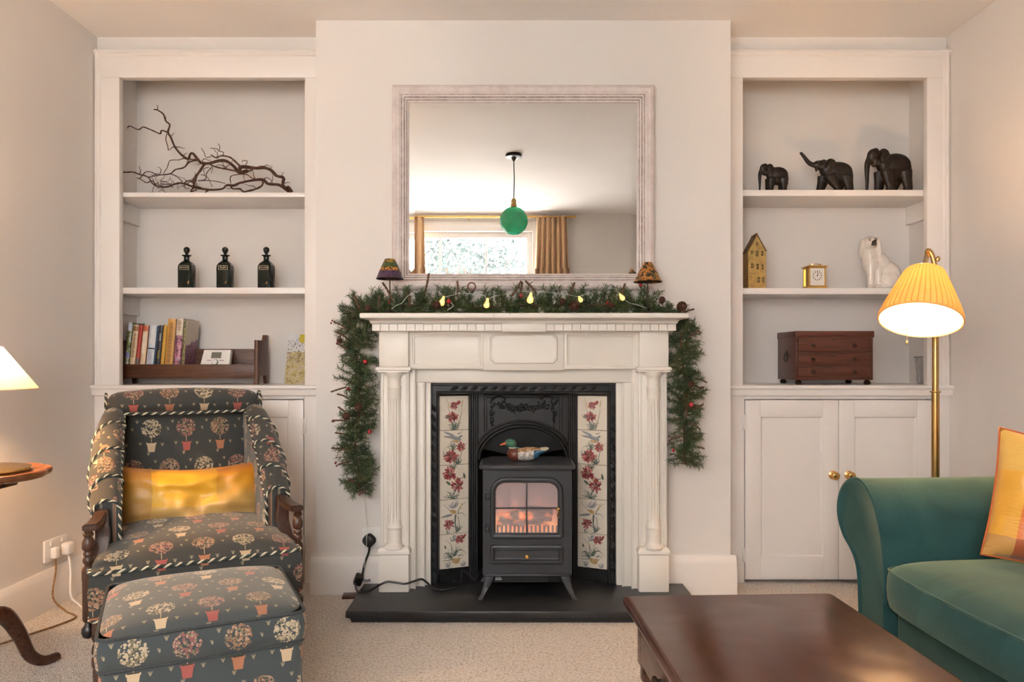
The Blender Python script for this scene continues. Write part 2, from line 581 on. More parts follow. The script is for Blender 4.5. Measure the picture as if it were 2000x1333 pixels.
# ---------------------------------------------------------------- window behind the camera (seen in the mirror)
M = Mat('window_glass', (1, 1, 1), 0.02)
tr_ = M.n('BsdfTransparent'); gl = M.n('BsdfGlossy'); gl.inputs['Roughness'].default_value = 0.02
mx = M.n('MixShader'); mx.inputs[0].default_value = 0.05
M.l(tr_.outputs[0], mx.inputs[1]); M.l(gl.outputs[0], mx.inputs[2]); M.l(mx.outputs[0], M.out.inputs[0])
M_pane = M.m
wx0, wx1, wz0, wz1 = WIN
g = G()
yf0, yf1 = YBACK - 0.10, YBACK - 0.04
fw = 0.055
g.box(wx0, wx0 + fw, yf0, yf1, wz0, wz1, 0.003); g.box(wx1 - fw, wx1, yf0, yf1, wz0, wz1, 0.003)
g.box(wx0 + fw, wx1 - fw, yf0, yf1, wz1 - fw, wz1, 0.003); g.box(wx0 + fw, wx1 - fw, yf0, yf1, wz0, wz0 + fw, 0.003)
win = structure(g.obj('window_1', M_white))
n = 4
for i in range(1, n):
    x = wx0 + (wx1 - wx0) * i / n
    g = G(); g.box(x - 0.009, x + 0.009, yf0 + 0.01, yf1 - 0.005, wz0 + fw, wz1 - fw, 0.002); g.obj('glazing_bar', M_white, win)
for i in range(n):
    a = wx0 + (wx1 - wx0) * i / n; b = wx0 + (wx1 - wx0) * (i + 1) / n
    g = G(); g.box(a + 0.01, b - 0.01, yf0 + 0.028, yf0 + 0.032, wz0 + 0.05, wz1 - 0.05); g.obj('pane', M_pane, win, smooth=0)
g = G(); g.box(wx0 - 0.05, wx1 + 0.05, YBACK - 0.04, YBACK + 0.10, wz0 - 0.03, wz0, 0.006); g.obj('window_sill', M_white, win)
g = G(); g.box(wx0 - 0.07, wx0, YBACK - 0.002, YBACK + 0.018, wz0, wz1 + 0.10, 0.004); g.box(wx1, wx1 + 0.07, YBACK - 0.002, YBACK + 0.018, wz0, wz1 + 0.10, 0.004)
g.box(wx0, wx1, YBACK - 0.002, YBACK + 0.018, wz1, wz1 + 0.10, 0.004); g.obj('window_casing', M_white, win)

# curtains and their pole
M = Mat('gold_curtain_cloth', (0.62, 0.42, 0.20), 0.7)
wv = M.noise(M.coord('Object', (60, 60, 3)), 6, 3)
M.set('Base Color', M.ramp(wv, [(0.3, (0.52, 0.31, 0.15)), (0.7, (0.68, 0.44, 0.24))])); M.set('Sheen Weight', 0.3)
M_curtain = M.m
def curtain(x0, x1, label, folds):
    zt, zb = 2.395, 0.06
    nz, nx = 14, folds * 10
    g = G(); rings = []
    for j in range(nz + 1):
        t = j / nz
        z = zt + (zb - zt) * t
        row = []
        sp = 0.82 + 0.18 * min(1, t * 2.5)
        for i in range(nx + 1):
            u = i / nx
            x = (x0 + x1) / 2 + (u - 0.5) * (x1 - x0) * sp
            amp = 0.018 + 0.014 * min(1, t * 3)
            y = YBACK + 0.085 + amp * math.sin(u * folds * 2 * PI + 0.5 * math.sin(t * 3)) + 0.006 * math.sin(u * 17 + t * 4)
            row.append((x, y, z))
        rings.append(row)
    g.loft(rings, False, False, closed=False)
    th = thing('curtain', label, 'curtain', ((x0 + x1) / 2, YBACK + 0.085, 0), group='curtains at the window')
    o = g.obj('drape', M_curtain, th, smooth=60, world=True)
    so = o.modifiers.new('thick', 'SOLIDIFY'); so.thickness = 0.003
    return th
curtain(PX(808, 7.16) - 0.10, PX(834, 7.16), 'narrow gold curtain at one side of the window, seen in the mirror', 3)
curtain(PX(1042, 7.16), PX(1112, 7.16), 'wide pleated gold curtain beside the window, seen in the mirror', 6)
g = G(); g.tube([(wx0 - 0.25, YBACK + 0.085, 2.385), (0.62, YBACK + 0.085, 2.385)], 0.011, 12)
th = thing('curtain_pole', 'slim brass curtain pole above the window', 'curtain pole', (-0.5, YBACK + 0.085, 2.385))
g.obj('pole', M_brass, th, world=True)
for x in (wx0 - 0.2, -0.42, 0.58):
    g = G(); g.tube([(x, YBACK, 2.37), (x, YBACK + 0.07, 2.372), (x, YBACK + 0.085, 2.372)], 0.006, 8); g.obj('bracket', M_brass, th, world=True)

# pendant lamp (seen in the mirror)
px_, py_ = 0.012, 1.06
th = thing('pendant_lamp', 'green glass globe pendant lamp hanging from the ceiling', 'pendant lamp', (px_, py_, 1.86))
g = G(); g.lathe([(0.055, H), (0.058, H - 0.006), (0.056, H - 0.022), (0.02, H - 0.026), (0.006, H - 0.05)], 28, (px_, py_, 0)); g.obj('ceiling_rose', M_black, th, world=True)
g = G(); g.tube([(px_, py_, H - 0.03), (px_ + 0.004, py_, 2.26), (px_, py_, 2.10)], 0.0035, 8); g.obj('flex', M_black, th, world=True)
g = G(); g.lathe([(0.006, 2.125), (0.016, 2.115), (0.019, 2.10), (0.017, 2.085), (0.021, 2.08), (0.022, 2.062), (0.03, 2.056)], 20, (px_, py_, 0)); g.obj('lamp_holder', M_agedbrass, th, world=True)
M = Mat('green_glass', (0.05, 0.55, 0.33), 0.05)
M.bump(M.voro(M.coord(), 26, 'SMOOTH_F1'), 0.8, 0.02)
nb = [q for q in M.nt.nodes if q.type == 'BUMP'][0]
tg_ = M.n('BsdfTransparent'); M.l(M.ramp(M.voro(M.coord(), 34), [(.1, (.10, .62, .40)), (.6, (.02, .34, .20))]), tg_.inputs[0])
gg_ = M.n('BsdfGlossy'); gg_.inputs['Roughness'].default_value = .06; M.l(nb.outputs[0], gg_.inputs['Normal'])
td_ = M.n('BsdfTranslucent'); td_.inputs[0].default_value = (.05, .60, .36, 1)
m1 = M.n('MixShader'); m1.inputs[0].default_value = .12; m2 = M.n('MixShader'); m2.inputs[0].default_value = .30
M.l(tg_.outputs[0], m1.inputs[1]); M.l(gg_.outputs[0], m1.inputs[2]); M.l(m1.outputs[0], m2.inputs[1]); M.l(td_.outputs[0], m2.inputs[2]); M.l(m2.outputs[0], M.out.inputs[0])
M_greenglass = M.m
g = G()
prof = [(0.03, 0.092)] + [(0.098 * math.sin(a), 0.098 * math.cos(a)) for a in [0.42 + i * (2.72 - 0.42) / 14 for i in range(15)]]
g.lathe([(r, 1.965 + z) for r, z in prof], 36, (px_, py_, 0), rfun=lambda a, k: 1 + 0.012 * math.sin(a * 9 + k * 0.9), cap=False)
o = g.obj('glass_globe', M_greenglass, th, smooth=60, world=True)

# garden outside
M_leaf = plain('garden_leaf', (0.040, 0.062, 0.055), 0.6, 0, 0.6, 3)
M_bark = plain('garden_bark', (0.10, 0.07, 0.05), 0.9, 0, 0.3, 30)
M_bounce_ground = plain('pale_bounce_ground', (0.80, 0.78, 0.75), 0.9, 0, 0.05, 2, 0.3, 0.4, 40)  # unseen ground, made pale to bounce daylight up to the ceiling
g = G(); g.box(-9, 9, -14, YBACK - 0.2, -0.35, -0.3)
structure(g.obj('ground_outside', M_bounce_ground, smooth=0))
rg = np.random.default_rng(3)
def tree(x, y, h, r, label):
    th = thing('garden_tree', label, 'tree', (x, y, -0.3))
    g = G(); g.tube(catmull([(0, 0, 0), (0.05, 0.03, h * 0.4), (-0.03, 0.02, h * 0.8)], 4), lambda t: 0.09 * (1 - 0.7 * t), 8)
    for a in range(6):
        q = rg.uniform(0, 2 * PI); g.tube([(0.03, 0.02, h * 0.45), (math.cos(q) * r * 0.4, math.sin(q) * r * 0.4, h * 0.7), (math.cos(q) * r * 0.75, math.sin(q) * r * 0.75, h * 0.85)], lambda t: 0.03 * (1 - 0.8 * t), 6)
    g.obj('trunk', M_bark, th)
    n = 4200
    d = rg.normal(size=(n, 3)); d /= np.linalg.norm(d, axis=1)[:, None]
    rad = r * rg.uniform(0.35, 1.0, n) ** 0.6
    c = d * rad[:, None] * np.array([1, 1, 0.85]) + np.array([0, 0, h * 0.72])
    a = rg.normal(size=(n, 3)); a /= np.linalg.norm(a, axis=1)[:, None]
    b = np.cross(a, rg.normal(size=(n, 3))); b /= np.linalg.norm(b, axis=1)[:, None]
    L = rg.uniform(0.035, 0.08, n)[:, None]
    V = np.stack([c - a * L, c + b * L * 0.45, c + a * L, c - b * L * 0.45], 1).reshape(-1, 3)
    me = bpy.data.meshes.new('crown')
    me.from_pydata(V.tolist(), [], [(4 * i, 4 * i + 1, 4 * i + 2, 4 * i + 3) for i in range(n)])
    me.materials.append(M_leaf)
    o = bpy.data.objects.new('crown', me); COL.objects.link(o); o.parent = th; o['kind'] = 'stuff'
tree(-1.0, -7.5, 3.6, 1.5, 'leafy garden tree outside the window, seen in the mirror')
# ================================================================ FIREPLACE
HZ = 0.048
M_slate = plain('black_slate', (0.020, 0.021, 0.023), 0.36, 0, 0.35, 6, 0.5, 0.12, 60)
t = thing('hearth', 'black slate hearth slab under the fireplace', 'hearth', (FCX, 2.92, 0))
hx0, hx1 = FCX - 0.672, FCX + 0.672
g = G(); g.box(hx0, hx1, 2.733, YB, 0.022, HZ, 0.004)
g.obj('slab', M_slate, t, world=True)
g = G()
pr = [(0.006, 0.022), (0.012, 0.018), (0.016, 0.011), (0.018, 0.004), (0.018, 0.0)]
g.loft([[(hx0 + d, 2.733 + d, z), (hx1 - d, 2.733 + d, z), (hx1 - d, YB, z), (hx0 + d, YB, z)] for d, z in pr])
g.obj('moulded_edge', M_slate, t, world=True)

# ---- painted timber surround
t = thing('fireplace_surround', 'cream painted fireplace surround with fluted columns and mantel shelf', 'fireplace surround', (FCX, 3.0, HZ))
def W(g, name, parent=None, mat=None, smooth=35):
    return g.obj(name, mat or M_cream, parent or t, smooth, world=True)
colprof = [(.039, .222), (.041, .227), (.040, .233), (.034, .238), (.031, .243), (.0295, .249), (.0290, .298), (.0290, .303), (.0315, .306), (.0315, .312), (.0265, .318), (.0260, .334)]
flute = [(.0250, .340)] + [(.0246, z) for z in (.36, .50, .65, .80)] + [(.0244, .824)]
captop = [(.0262, .832), (.0265, .838), (.0265, .872), (.0285, .876), (.0285, .880), (.0252, .884), (.0252, .912), (.0270, .917), (.031, .924), (.036, .931), (.0365, .941)]
NS = 112
def flt(a, k):
    n0 = len(colprof)
    if n0 <= k < n0 + len(flute):
        return 1 - 0.15 * (0.5 + 0.5 * math.cos(a * 14)) ** 0.8
    return 1.0
for s in (-1, 1):
    def xs(a, b): return (FCX + s * a, FCX + s * b) if s > 0 else (FCX + s * b, FCX + s * a)
    a, b = xs(0.4665, 0.588)
    g = G(); g.box(a, b, 2.956, YB, HZ, 0.199, 0.003)
    pl_ = W(g, 'plinth_block')
    g = G()
    g.loft([[(a - d, 2.956 - d, z), (b + d, 2.956 - d, z), (b + d, YB, z), (a - d, YB, z)] for d, z in ((0.0, .199), (0.004, .203), (0.005, .212), (0.002, .219), (-0.004, .227))])
    W(g, 'plinth_cap', pl_)
    a, b = xs(0.470, 0.586)
    g = G(); g.box(a, b, 2.986, YB, .227, .942, 0.002)
    g.frame(a + 0.006, b - 0.006, .235, .936, [(0, 0), (0.001, .004), (0.006, .004), (0.008, 0)], 2.986)
    pil = W(g, 'pilaster')
    g = G(); g.lathe(colprof + flute + captop, NS, ((a + b) / 2, 2.978, 0), rfun=flt); W(g, 'fluted_column', smooth=50)
    a, b = xs(0.462, 0.593)
    g = G(); g.loft([[(a - d, 2.95 - d, z), (b + d, 2.95 - d, z), (b + d, YB, z), (a - d, YB, z)] for d, z in ((0, .941), (0.0, .946), (0.005, .950), (0.005, .958), (-0.002, .963))])
    W(g, 'capital')
    a, b = xs(0.470, 0.588)
    g = G(); g.box(a, b, 2.965, YB, .963, 1.108, 0.002); W(g, 'corner_block')
    # stepped architrave beside the grate
    g = G()
    for q0, q1, y in ((.447, .475, 3.005), (.412, .449, 3.035), (.388, .414, 3.052)):
        a, b = xs(q0, q1); g.box(a, b, y, YB - 0.012, HZ, .951 if q0 > .44 else .897, 0.002)
    for q, y in ((.4135, 3.034), (.4475, 3.004)):
        g.lathe([(.004, HZ), (.004, .896)], 8, (FCX + s * q, y, 0))
    W(g, 'architrave')
g = G(); g.box(FCX - .45, FCX + .45, 3.035, YB - .012, .897, .954, .002); g.box(FCX - .40, FCX + .40, 3.052, YB - .012, .893, .906, .002); W(g, 'architrave_head')
g = G(); g.box(FCX - .475, FCX + .475, 3.005, YB, .952, 1.108, .001)
fr = W(g, 'frieze')
for s in (-1, 1):
    a, b = sorted((FCX + s * .165, FCX + s * .470))
    g = G()
    g.frame(a, b, .953, 1.107, [(0, 0), (0, .010), (.004, .012), (.012, .012), (.016, .007), (.020, .006), (.022, 0)], 3.005); W(g, 'frieze_moulding', fr)
g = G(); g.box(FCX - .165, FCX + .165, 2.988, 3.01, .947, 1.108, .002); pq = W(g, 'centre_plaque')
def octo(hx, z0, z1, c, x=FCX): return [(x - hx + c, z0), (x + hx - c, z0), (x + hx, z0 + c), (x + hx, z1 - c), (x + hx - c, z1), (x - hx + c, z1), (x - hx, z1 - c), (x - hx, z0 + c)]
g = G()
rg_ = []
for d, h in ((0, 0), (.001, .005), (.004, .008), (.008, .006), (.010, .004)):
    rg_.append([(x, 2.988 - h, z) for x, z in octo(.139 - d, .974 + d, 1.098 - d, .018 - d * .4)])
g.loft(rg_, False, True); W(g, 'plaque_tablet', pq)
# mantel shelf
YMF, ZM = 2.865, 1.1745
def lev(g, L): g.loft([[(FCX - hw, y, z), (FCX + hw, y, z), (FCX + hw, YB, z), (FCX - hw, YB, z)] for hw, y, z in L])
g = G()
L = [(.600, 2.938, 1.106), (.600, 2.938, 1.135), (.613, 2.922, 1.1355), (.614, 2.919, 1.139)]
for i in range(9):
    a = i / 8 * PI / 2
    L.append((.616 + .022 * (1 - math.cos(a)), 2.917 - .034 * (1 - math.cos(a)), 1.140 + .013 * math.sin(a)))
L += [(.642, 2.872, 1.1535), (.6445, 2.867, 1.156), (.646, 2.865, 1.160), (.646, 2.865, 1.171), (.643, 2.868, ZM)]
lev(g, L); ms = W(g, 'mantel_shelf')
g = G(); g.box(FCX - .088, FCX + .088, 2.921, 2.94, 1.103, 1.136, .0015); W(g, 'centre_block', ms)
g = G(); g.box(-.0165, .0165, -.006, .006, -.0135, .0135, .0012, 1); dm = g.mesh('dentil', M_cream)
pin = t.matrix_basis.inverted()
for s in (-1, 1):
    for i in range(15):
        q = Vector((FCX + s * (.106 + i * .0348), 2.934, 1.1205))
        share('dentil', dm, t, pin @ q)

# ---- cast iron insert with tiled cheeks
t = thing('cast_iron_insert', 'black cast iron fireplace insert with floral tile panels', 'fireplace insert', (FCX, 3.09, HZ))
def arch3(g, x0, x1, z0, z1, prof, Y):
    g.loft([[(x0 + d, Y - h, z0), (x0 + d, Y - h, z1 - d), (x1 - d, Y - h, z1 - d), (x1 - d, Y - h, z0)] for d, h in prof], False, False, closed=False)
fz = .894
g = G(); arch3(g, FCX - .403, FCX + .403, HZ, fz, [(0, -.005), (0, .014), (.004, .018), (.010, .018), (.013, .013), (.036, .013), (.039, .018), (.044, .016), (.047, .004), (.049, -.02)], 3.09)
of = W(g, 'outer_frame', mat=M_iron)
g = G()                                               # one leaf of the rope border
g.loft([[(x, -.0055 * math.sin(PI * u) * (1 - abs(v)), v * w_ + x * .35) for v in (-1, -.4, 0, .4, 1)] for u, x, w_ in [(i / 6, -.019 + .038 * i / 6, .0085 * math.sin(PI * (i / 6) ** .8) + .0006) for i in range(7)]], False, False, closed=False)
lm = g.mesh('border_leaf', M_iron, 60)
pin = (t.matrix_basis @ of.matrix_basis).inverted()
for i in range(15):
    share('border_leaf', lm, of, pin @ Vector((FCX - .29 + i * .0415, 3.0765, fz - .0245)))
for s in (-1, 1):
    for i in range(17):
        share('border_leaf', lm, of, pin @ Vector((FCX + s * (.403 - .0245), 3.0765, HZ + .06 + i * .0425)), (0, PI / 2 * s, 0))
# tile panels: decorated tiles on splayed cheeks
M_tile = plain('cream_glazed_tile', (0.74, 0.66, 0.55), 0.15, 0, 0.04, 9)
M_rose = plain('tile_print_crimson', (0.34, 0.085, 0.085), 0.2, 0, 0.5, 140)
M_rosed = plain('tile_print_dark_red', (0.17, 0.035, 0.038), 0.2, 0, 0.3, 140)
M_tgreen = plain('tile_print_green', (0.11, 0.14, 0.10), 0.2, 0, 0.4, 120)
M_tgrey = plain('tile_print_blue_grey', (0.26, 0.27, 0.28), 0.2, 0, 0.3, 120)
M_ttan = plain('tile_print_tan', (0.50, 0.34, 0.17), 0.2, 0, 0.3, 120)
M_tpink = plain('tile_print_pink', (0.48, 0.20, 0.18), 0.2, 0, 0.3, 120)
TM = [M_tile, M_rose, M_rosed, M_tgreen, M_tgrey, M_ttan, M_tpink]
TW, TH = .134, .1478
rt = random.Random(11)
def print_tile(k):
    """flat printed flowers of tile k (0 = top); x right, z up from the tile's lower left, y towards the viewer is negative"""
    g = G()
    lay = [0]
    def pt(u, v, y): return (u * TW, -.0002 - y, (1 - v) * TH)
    def dab(u, v, a, ru, rv, mi, n=9):
        g.mi = mi; lay[0] += .000012
        ca, sa = math.cos(a), math.sin(a)
        P = []
        for i in range(n):
            q = 2 * PI * i / n; x = ru * math.cos(q); y = rv * math.sin(q) * (0.75 + .25 * math.cos(q))
            uu = u + (x * ca - y * sa); vv = v + (x * sa + y * ca)
            P.append(pt(min(.965, max(.035, uu)), min(.99, max(.01, vv)), lay[0]))
        g.poly(P)
    def stem(u0, v0, u1, v1, bend, w, mi):
        g.mi = mi; lay[0] += .000012
        n = 7; A = []; B = []
        du, dv = u1 - u0, v1 - v0; ln = math.hypot(du, dv) + 1e-6
        nx, ny = -dv / ln, du / ln
        for i in range(n):
            s = i / (n - 1); q = math.sin(PI * s) * bend
            ww = w * (1 - .75 * s)
            c = (u0 + du * s + nx * q, v0 + dv * s + ny * q)
            A.append(pt(min(.965, max(.035, c[0] + nx * ww)), min(.99, max(.01, c[1] + ny * ww)), lay[0])); B.append(pt(min(.965, max(.035, c[0] - nx * ww)), min(.99, max(.01, c[1] - ny * ww)), lay[0]))
        for i in range(n - 1): g.quad(A[i], A[i + 1], B[i + 1], B[i])
    def flower(u, v, r, sq=1.0, tilt=0):
        r *= 1.12
        for ring, rr, n in ((0, r, 13), (1, r * .8, 11), (2, r * .5, 8)):
            for i in range(n):
                a = 2 * PI * i / n + ring * .4 + rt.uniform(-.25, .25); q = rr * rt.uniform(.42, .66)
                dab(u + math.cos(a) * q, v + math.sin(a) * q * sq, a + tilt + rt.uniform(-.3, .3), rr * rt.uniform(.26, .42), rr * rt.uniform(.10, .22), rt.choice((1, 1, 1, 2, 6, 6)))
        for i in range(10):
            a = rt.uniform(0, 6.28); dab(u + math.cos(a) * r * .3, v + math.sin(a) * r * .3 * sq, a, r * .22, r * .05, 2)
        dab(u, v, 0, r * .16, r * .14, 3); dab(u + r * .04, v, 0, r * .07, r * .06, 5)
    def spray(u, v, n, L, mi=3, a0=-2.6, a1=-.5):
        n = int(n * 2.2)
        for i in range(n):
            a = a0 + (a1 - a0) * (i + rt.uniform(.1, .9)) / n; l = L * rt.uniform(.6, 1.1)
            stem(u, v, u + math.cos(a) * l, v + math.sin(a) * l, rt.uniform(-.08, .08), rt.uniform(.010, .02), mi if rt.random() < .75 else 4)
    if k == 0:
        stem(.45, 1.0, .20, .15, .05, .008, 3); stem(.6, 1.0, .86, .36, -.05, .010, 5); stem(.62, .95, .78, .2, .03, .01, 3)
        dab(.77, .22, 1.85, .11, .022, 5); stem(.35, .35, .25, .07, 0, .018, 5)
        spray(.5, .98, 9, .30); flower(.5, .28, .15, .8); dab(.62, .22, -.6, .11, .07, 1); flower(.43, .61, .21, .62); stem(.42, .75, .43, 1, 0, .016, 3)
        spray(.35, .62, 3, .22, 3, -3.4, -2.6)
    elif k == 1:
        dab(.33, .10, .35, .20, .045, 4); dab(.40, .2, .12, .27, .05, 4); dab(.55, .24, .25, .20, .075, 4); dab(.55, .32, .1, .13, .05, 5); dab(.70, .2, -.5, .09, .045, 4)
        stem(.62, .1, .78, .04, .02, .014, 3); spray(.45, .55, 7, .24); stem(.5, .5, .12, .62, .1, .01, 3); stem(.7, .85, .95, .35, -.05, .012, 3)
        flower(.73, .48, .17, .8); flower(.38, .75, .25, .72); spray(.6, .98, 8, .22); spray(.2, .72, 3, .15, 3, -2.5, -1)
    elif k == 2:
        spray(.45, .12, 8, .20); flower(.34, .25, .24, .9); flower(.60, .60, .23, .95); stem(.66, .4, .84, .3, .05, .012, 3); dab(.84, .33, 1.3, .09, .05, 3)
        dab(.3, .52, .6, .1, .05, 3); spray(.45, .98, 10, .30, 3, -3.0, -.2); dab(.55, .44, -.9, .08, .03, 5)
    elif k == 3:
        spray(.5, .25, 8, .26, 4, -2.8, -.4); stem(.45, .4, .14, .12, 0, .014, 4); stem(.62, .42, .92, .1, -.06, .014, 3); dab(.74, .2, 1.9, .12, .018, 5)
        dab(.46, .36, .3, .13, .08, 5); dab(.25, .47, -.15, .20, .05, 4); stem(.6, .44, .9, .55, -.08, .016, 4); stem(.55, .45, .58, 1.0, .03, .03, 3); stem(.63, .5, .66, .98, -.03, .015, 4)
        flower(.32, .72, .18, .9); spray(.6, .95, 9, .25); spray(.28, 1.0, 4, .14)
    else:
        spray(.5, .2, 6, .2, 4); flower(.7, .17, .17, .75); dab(.84, .09, -.6, .08, .05, 1); stem(.4, .6, .2, .16, .12, .012, 3); dab(.2, .36, 1.2, .06, .035, 3)
        spray(.48, .72, 13, .42, 3, -3.3, .1); dab(.55, .76, 0, .15, .16, 5); dab(.55, .68, 0, .12, .05, 0); stem(.5, .55, .92, .62, -.1, .016, 3); stem(.45, .6, .1, .66, .1, .014, 3)
        spray(.3, .95, 5, .18, 4, -3.0, -.2); spray(.8, .96, 4, .15, 4)
    return g.mesh('floral_print', TM, 0, normals=False)
prints = [print_tile(k) for k in range(5)]
g = G(); g.box(0.0008, TW - .0008, 0, .008, .0008, TH - .0008, .0012, 1); tm_ = g.mesh('tile', M_tile)
M = Mat('green_bead_edge', (0.3, 0.3, 0.24), 0.3)
z_ = M.xyz()[2]
M.set('Base Color', M.mix((z_ * 190.0).fract().lt(.45), (0.55, 0.52, 0.44), (0.12, 0.13, 0.10)))
M_bead = M.m
for s in (-1, 1):
    po_, pi_ = Vector((FCX + s * .357, 3.098, 0)), Vector((FCX + s * .234, 3.152, 0))
    A, B = (po_, pi_) if s < 0 else (pi_, po_)
    ang = math.atan2(B.y - A.y, B.x - A.x)
    g = G(); d = (B - A).normalized(); nrm = Vector((-d.y, d.x, 0))
    a0, b0 = A - d * .02, B + d * .012
    g.loft([[a0 + nrm * .009, b0 + nrm * .009, b0 + nrm * .03, a0 + nrm * .03][::1] for _ in (0,)] and [[p + Vector((0, 0, z)) for p in (a0 + nrm * .009, b0 + nrm * .009, b0 + nrm * .03, a0 + nrm * .03)] for z in (HZ, fz - .03)])
    ck = W(g, 'cheek_plate', mat=M_iron)
    g = G(); g.loft([[p + Vector((0, 0, z)) for p in (a0 - nrm * .002, b0 - nrm * .002, b0 + nrm * .012, a0 + nrm * .012)] for z in (HZ, HZ + .048)]); W(g, 'cheek_base', ck, M_iron)
    for k in range(5):
        z = .837 - (k + 1) * TH
        o = share('tile', tm_, t, t.matrix_basis.inverted() @ Vector((A.x, A.y, z)), (0, 0, ang))
        share('floral_print', prints[k], o)
    for e, q in ((A - d * .0022, 0), (B + d * .0022, 1)):
        g = G(); g.lathe([(.0026, .098), (.0026, .838)], 6, (e.x, e.y + .002, 0)); W(g, 'bead_edge', ck, M_bead)
    # reeded uprights between cheek and hood
    g = G()
    for j, q in enumerate((.229, .219, .209, .200)):
        g.lathe([(.0058, HZ), (.0058, fz - .04)], 10, (FCX + s * q, 3.153 + .001 * j, 0))
    W(g, 'reeded_upright', mat=M_iron)
# hood plate with arched opening
YH = 3.162
AW, AZ, AR = .197, .565, .141
arc = [(FCX - AW * math.cos(a), AZ + AR * math.sin(a)) for a in [PI * i / 40 for i in range(41)]]
g = G()
for y0 in (YH,):
    bot = [(x, y0, z) for x, z in arc]; top = [(x, y0, fz - .035) for x, z in arc]; bk = [(x, y0 + .02, z) for x, z in arc]
    g.loft([top, bot, bk], False, False, closed=False)
hd = W(g, 'hood', mat=M_iron, smooth=30)
g = G()
for k, r_, dy in ((.006, .0062, .003), (.019, .0055, .002), (.031, .0050, .0)):
    g.tube([(FCX - (AW + k - .012) * math.cos(a), YH - dy, AZ - .01 + (AR + k) * math.sin(a)) for a in [PI * (i + .5) / 41 for i in range(41)]], r_, 8)
W(g, 'arch_moulding', hd, M_iron)
g = G()
for d in (0, .010):
    zt = fz - .056 - d; xh = .168 - d
    def az(x): return AZ + (AR + .034) * math.sqrt(max(0, 1 - (x / (AW + .022)) ** 2))
    g.tube([(FCX - xh, YH - .001, az(xh)), (FCX - xh, YH - .001, zt), (FCX + xh, YH - .001, zt), (FCX + xh, YH - .001, az(xh))], .0028, 6)
W(g, 'panel_line', hd, M_iron)
g = G()
rs = random.Random(5)
def bud(x, z, r, a=0, fl=.5): g.ell((FCX + x, YH - r * .25, z), (r, r * fl, r * .62), 8, 5, (0, a, 0))
for i in range(34):                                    # swag of leaves and roses
    u = -1 + 2 * i / 33
    zz = .778 + .022 * u * u + .008 * math.cos(u * 9)
    for k in range(2):
        bud(u * .108 + rs.uniform(-.005, .005), zz + rs.uniform(-.014, .014), rs.uniform(.006, .011), rs.uniform(0, 3.1))
for s in (-1, 1):
    for i in range(11):
        zz = .822 - i * .0112
        wd = .013 * (1 - i / 14)
        bud(s * .134 + rs.uniform(-wd, wd), zz, rs.uniform(.006, .010), rs.uniform(0, 3.1)); bud(s * .134 + rs.uniform(-wd, wd), zz - .004, rs.uniform(.005, .008), rs.uniform(0, 3.1))
    g.tube(catmull([(FCX + s * .13, YH - .002, .822), (FCX + s * .10, YH - .003, .835), (FCX + s * .075, YH - .002, .818)], 5), .004, 6)
for u in (-.03, 0.0, .03): bud(u, .778, .013, 0, .7)
W(g, 'swag_relief', hd, M_iron, 60)
g = G()                                                # sooty fire chamber
cb = [(FCX - .20, 3.18), (FCX - .16, 3.44), (FCX + .16, 3.44), (FCX + .20, 3.18)]
g.loft([[(x, y, z) for x, y in cb] for z in (HZ, .86)], False, True, closed=False)
g.obj('fire_chamber', M_darkvoid, t, 0, world=True)
g = G(); g.box(FCX - 0.30, FCX + 0.30, YB + 0.001, 3.50, 0.0, HZ - 0.0005); W(g, 'back_hearth', t, M_slate, 0)
g = G()                                                # canopy plate hanging inside the arch
cu = [-1 + i / 20 for i in range(41)]
g.loft([[(FCX + u * .195, YH + .012 + dy, AZ + AR * math.sqrt(max(0, 1 - u * u)) + .004 if k else .600 - .032 * math.cos(u * PI / 2 * 1.0) ** 2 - .05 * max(0, abs(u) - .86)) for u in cu] for k, dy in ((1, 0), (0, .012), (0, .018))], False, False, closed=False)
W(g, 'canopy', t, M_iron, 30)

# ---- electric stove
SX = PX(1030, 2.9)
t = thing('electric_stove', 'black electric stove heater with glazed arched door on the hearth', 'stove', (SX, 3.0, HZ))
y0 = 2.90
g = G()
g.box(SX - .177, SX - .165, y0, 3.12, .135, .556); g.box(SX + .165, SX + .177, y0, 3.12, .135, .556)
g.box(SX - .166, SX + .166, 3.10, 3.12, .135, .556); g.box(SX - .166, SX + .166, y0, 3.12, .135, .147); g.box(SX - .166, SX + .166, y0, 3.12, .544, .556)
bx, bz0, bz1 = .126, .301, .503
g.box(SX - .166, SX - bx, y0, y0 + .01, .147, .544); g.box(SX + bx, SX + .166, y0, y0 + .01, .147, .544); g.box(SX - bx, SX + bx, y0, y0 + .01, .147, bz0); g.box(SX - bx, SX + bx, y0, y0 + .01, bz1, .544)
body = W(g, 'body', mat=M_stove, smooth=30)
g = G(); g.box(SX - .170, SX + .170, y0 - .012, y0 + .02, .132, .141, .003); W(g, 'bottom_ledge', mat=M_stove)
g = G()
pl0 = [(-.182, 2.872), (.182, 2.872), (.191, 2.884), (.191, 3.07), (.160, 3.145), (-.160, 3.145), (-.191, 3.07), (-.191, 2.884)]
g.loft([[(SX + x * k, 3.0 + (y - 3.0) * k, z) for x, y in pl0] for k, z in ((.955, .556), (.99, .558), (1.0, .563), (1.0, .569), (.985, .574), (.93, .5765))]); W(g, 'top_plate', mat=M_stove, smooth=50)
def rrect(x0, x1, z0, z1, rt_, rb_, n=8):
    P = []
    for cx, cz, r, a0 in ((x1 - rb_, z0 + rb_, rb_, -PI / 2), (x1 - rt_, z1 - rt_, rt_, 0), (x0 + rt_, z1 - rt_, rt_, PI / 2), (x0 + rb_, z0 + rb_, rb_, PI)):
        for i in range(n + 1):
            a = a0 + PI / 2 * i / n; P.append((cx + r * math.cos(a), cz + r * math.sin(a)))
    return P
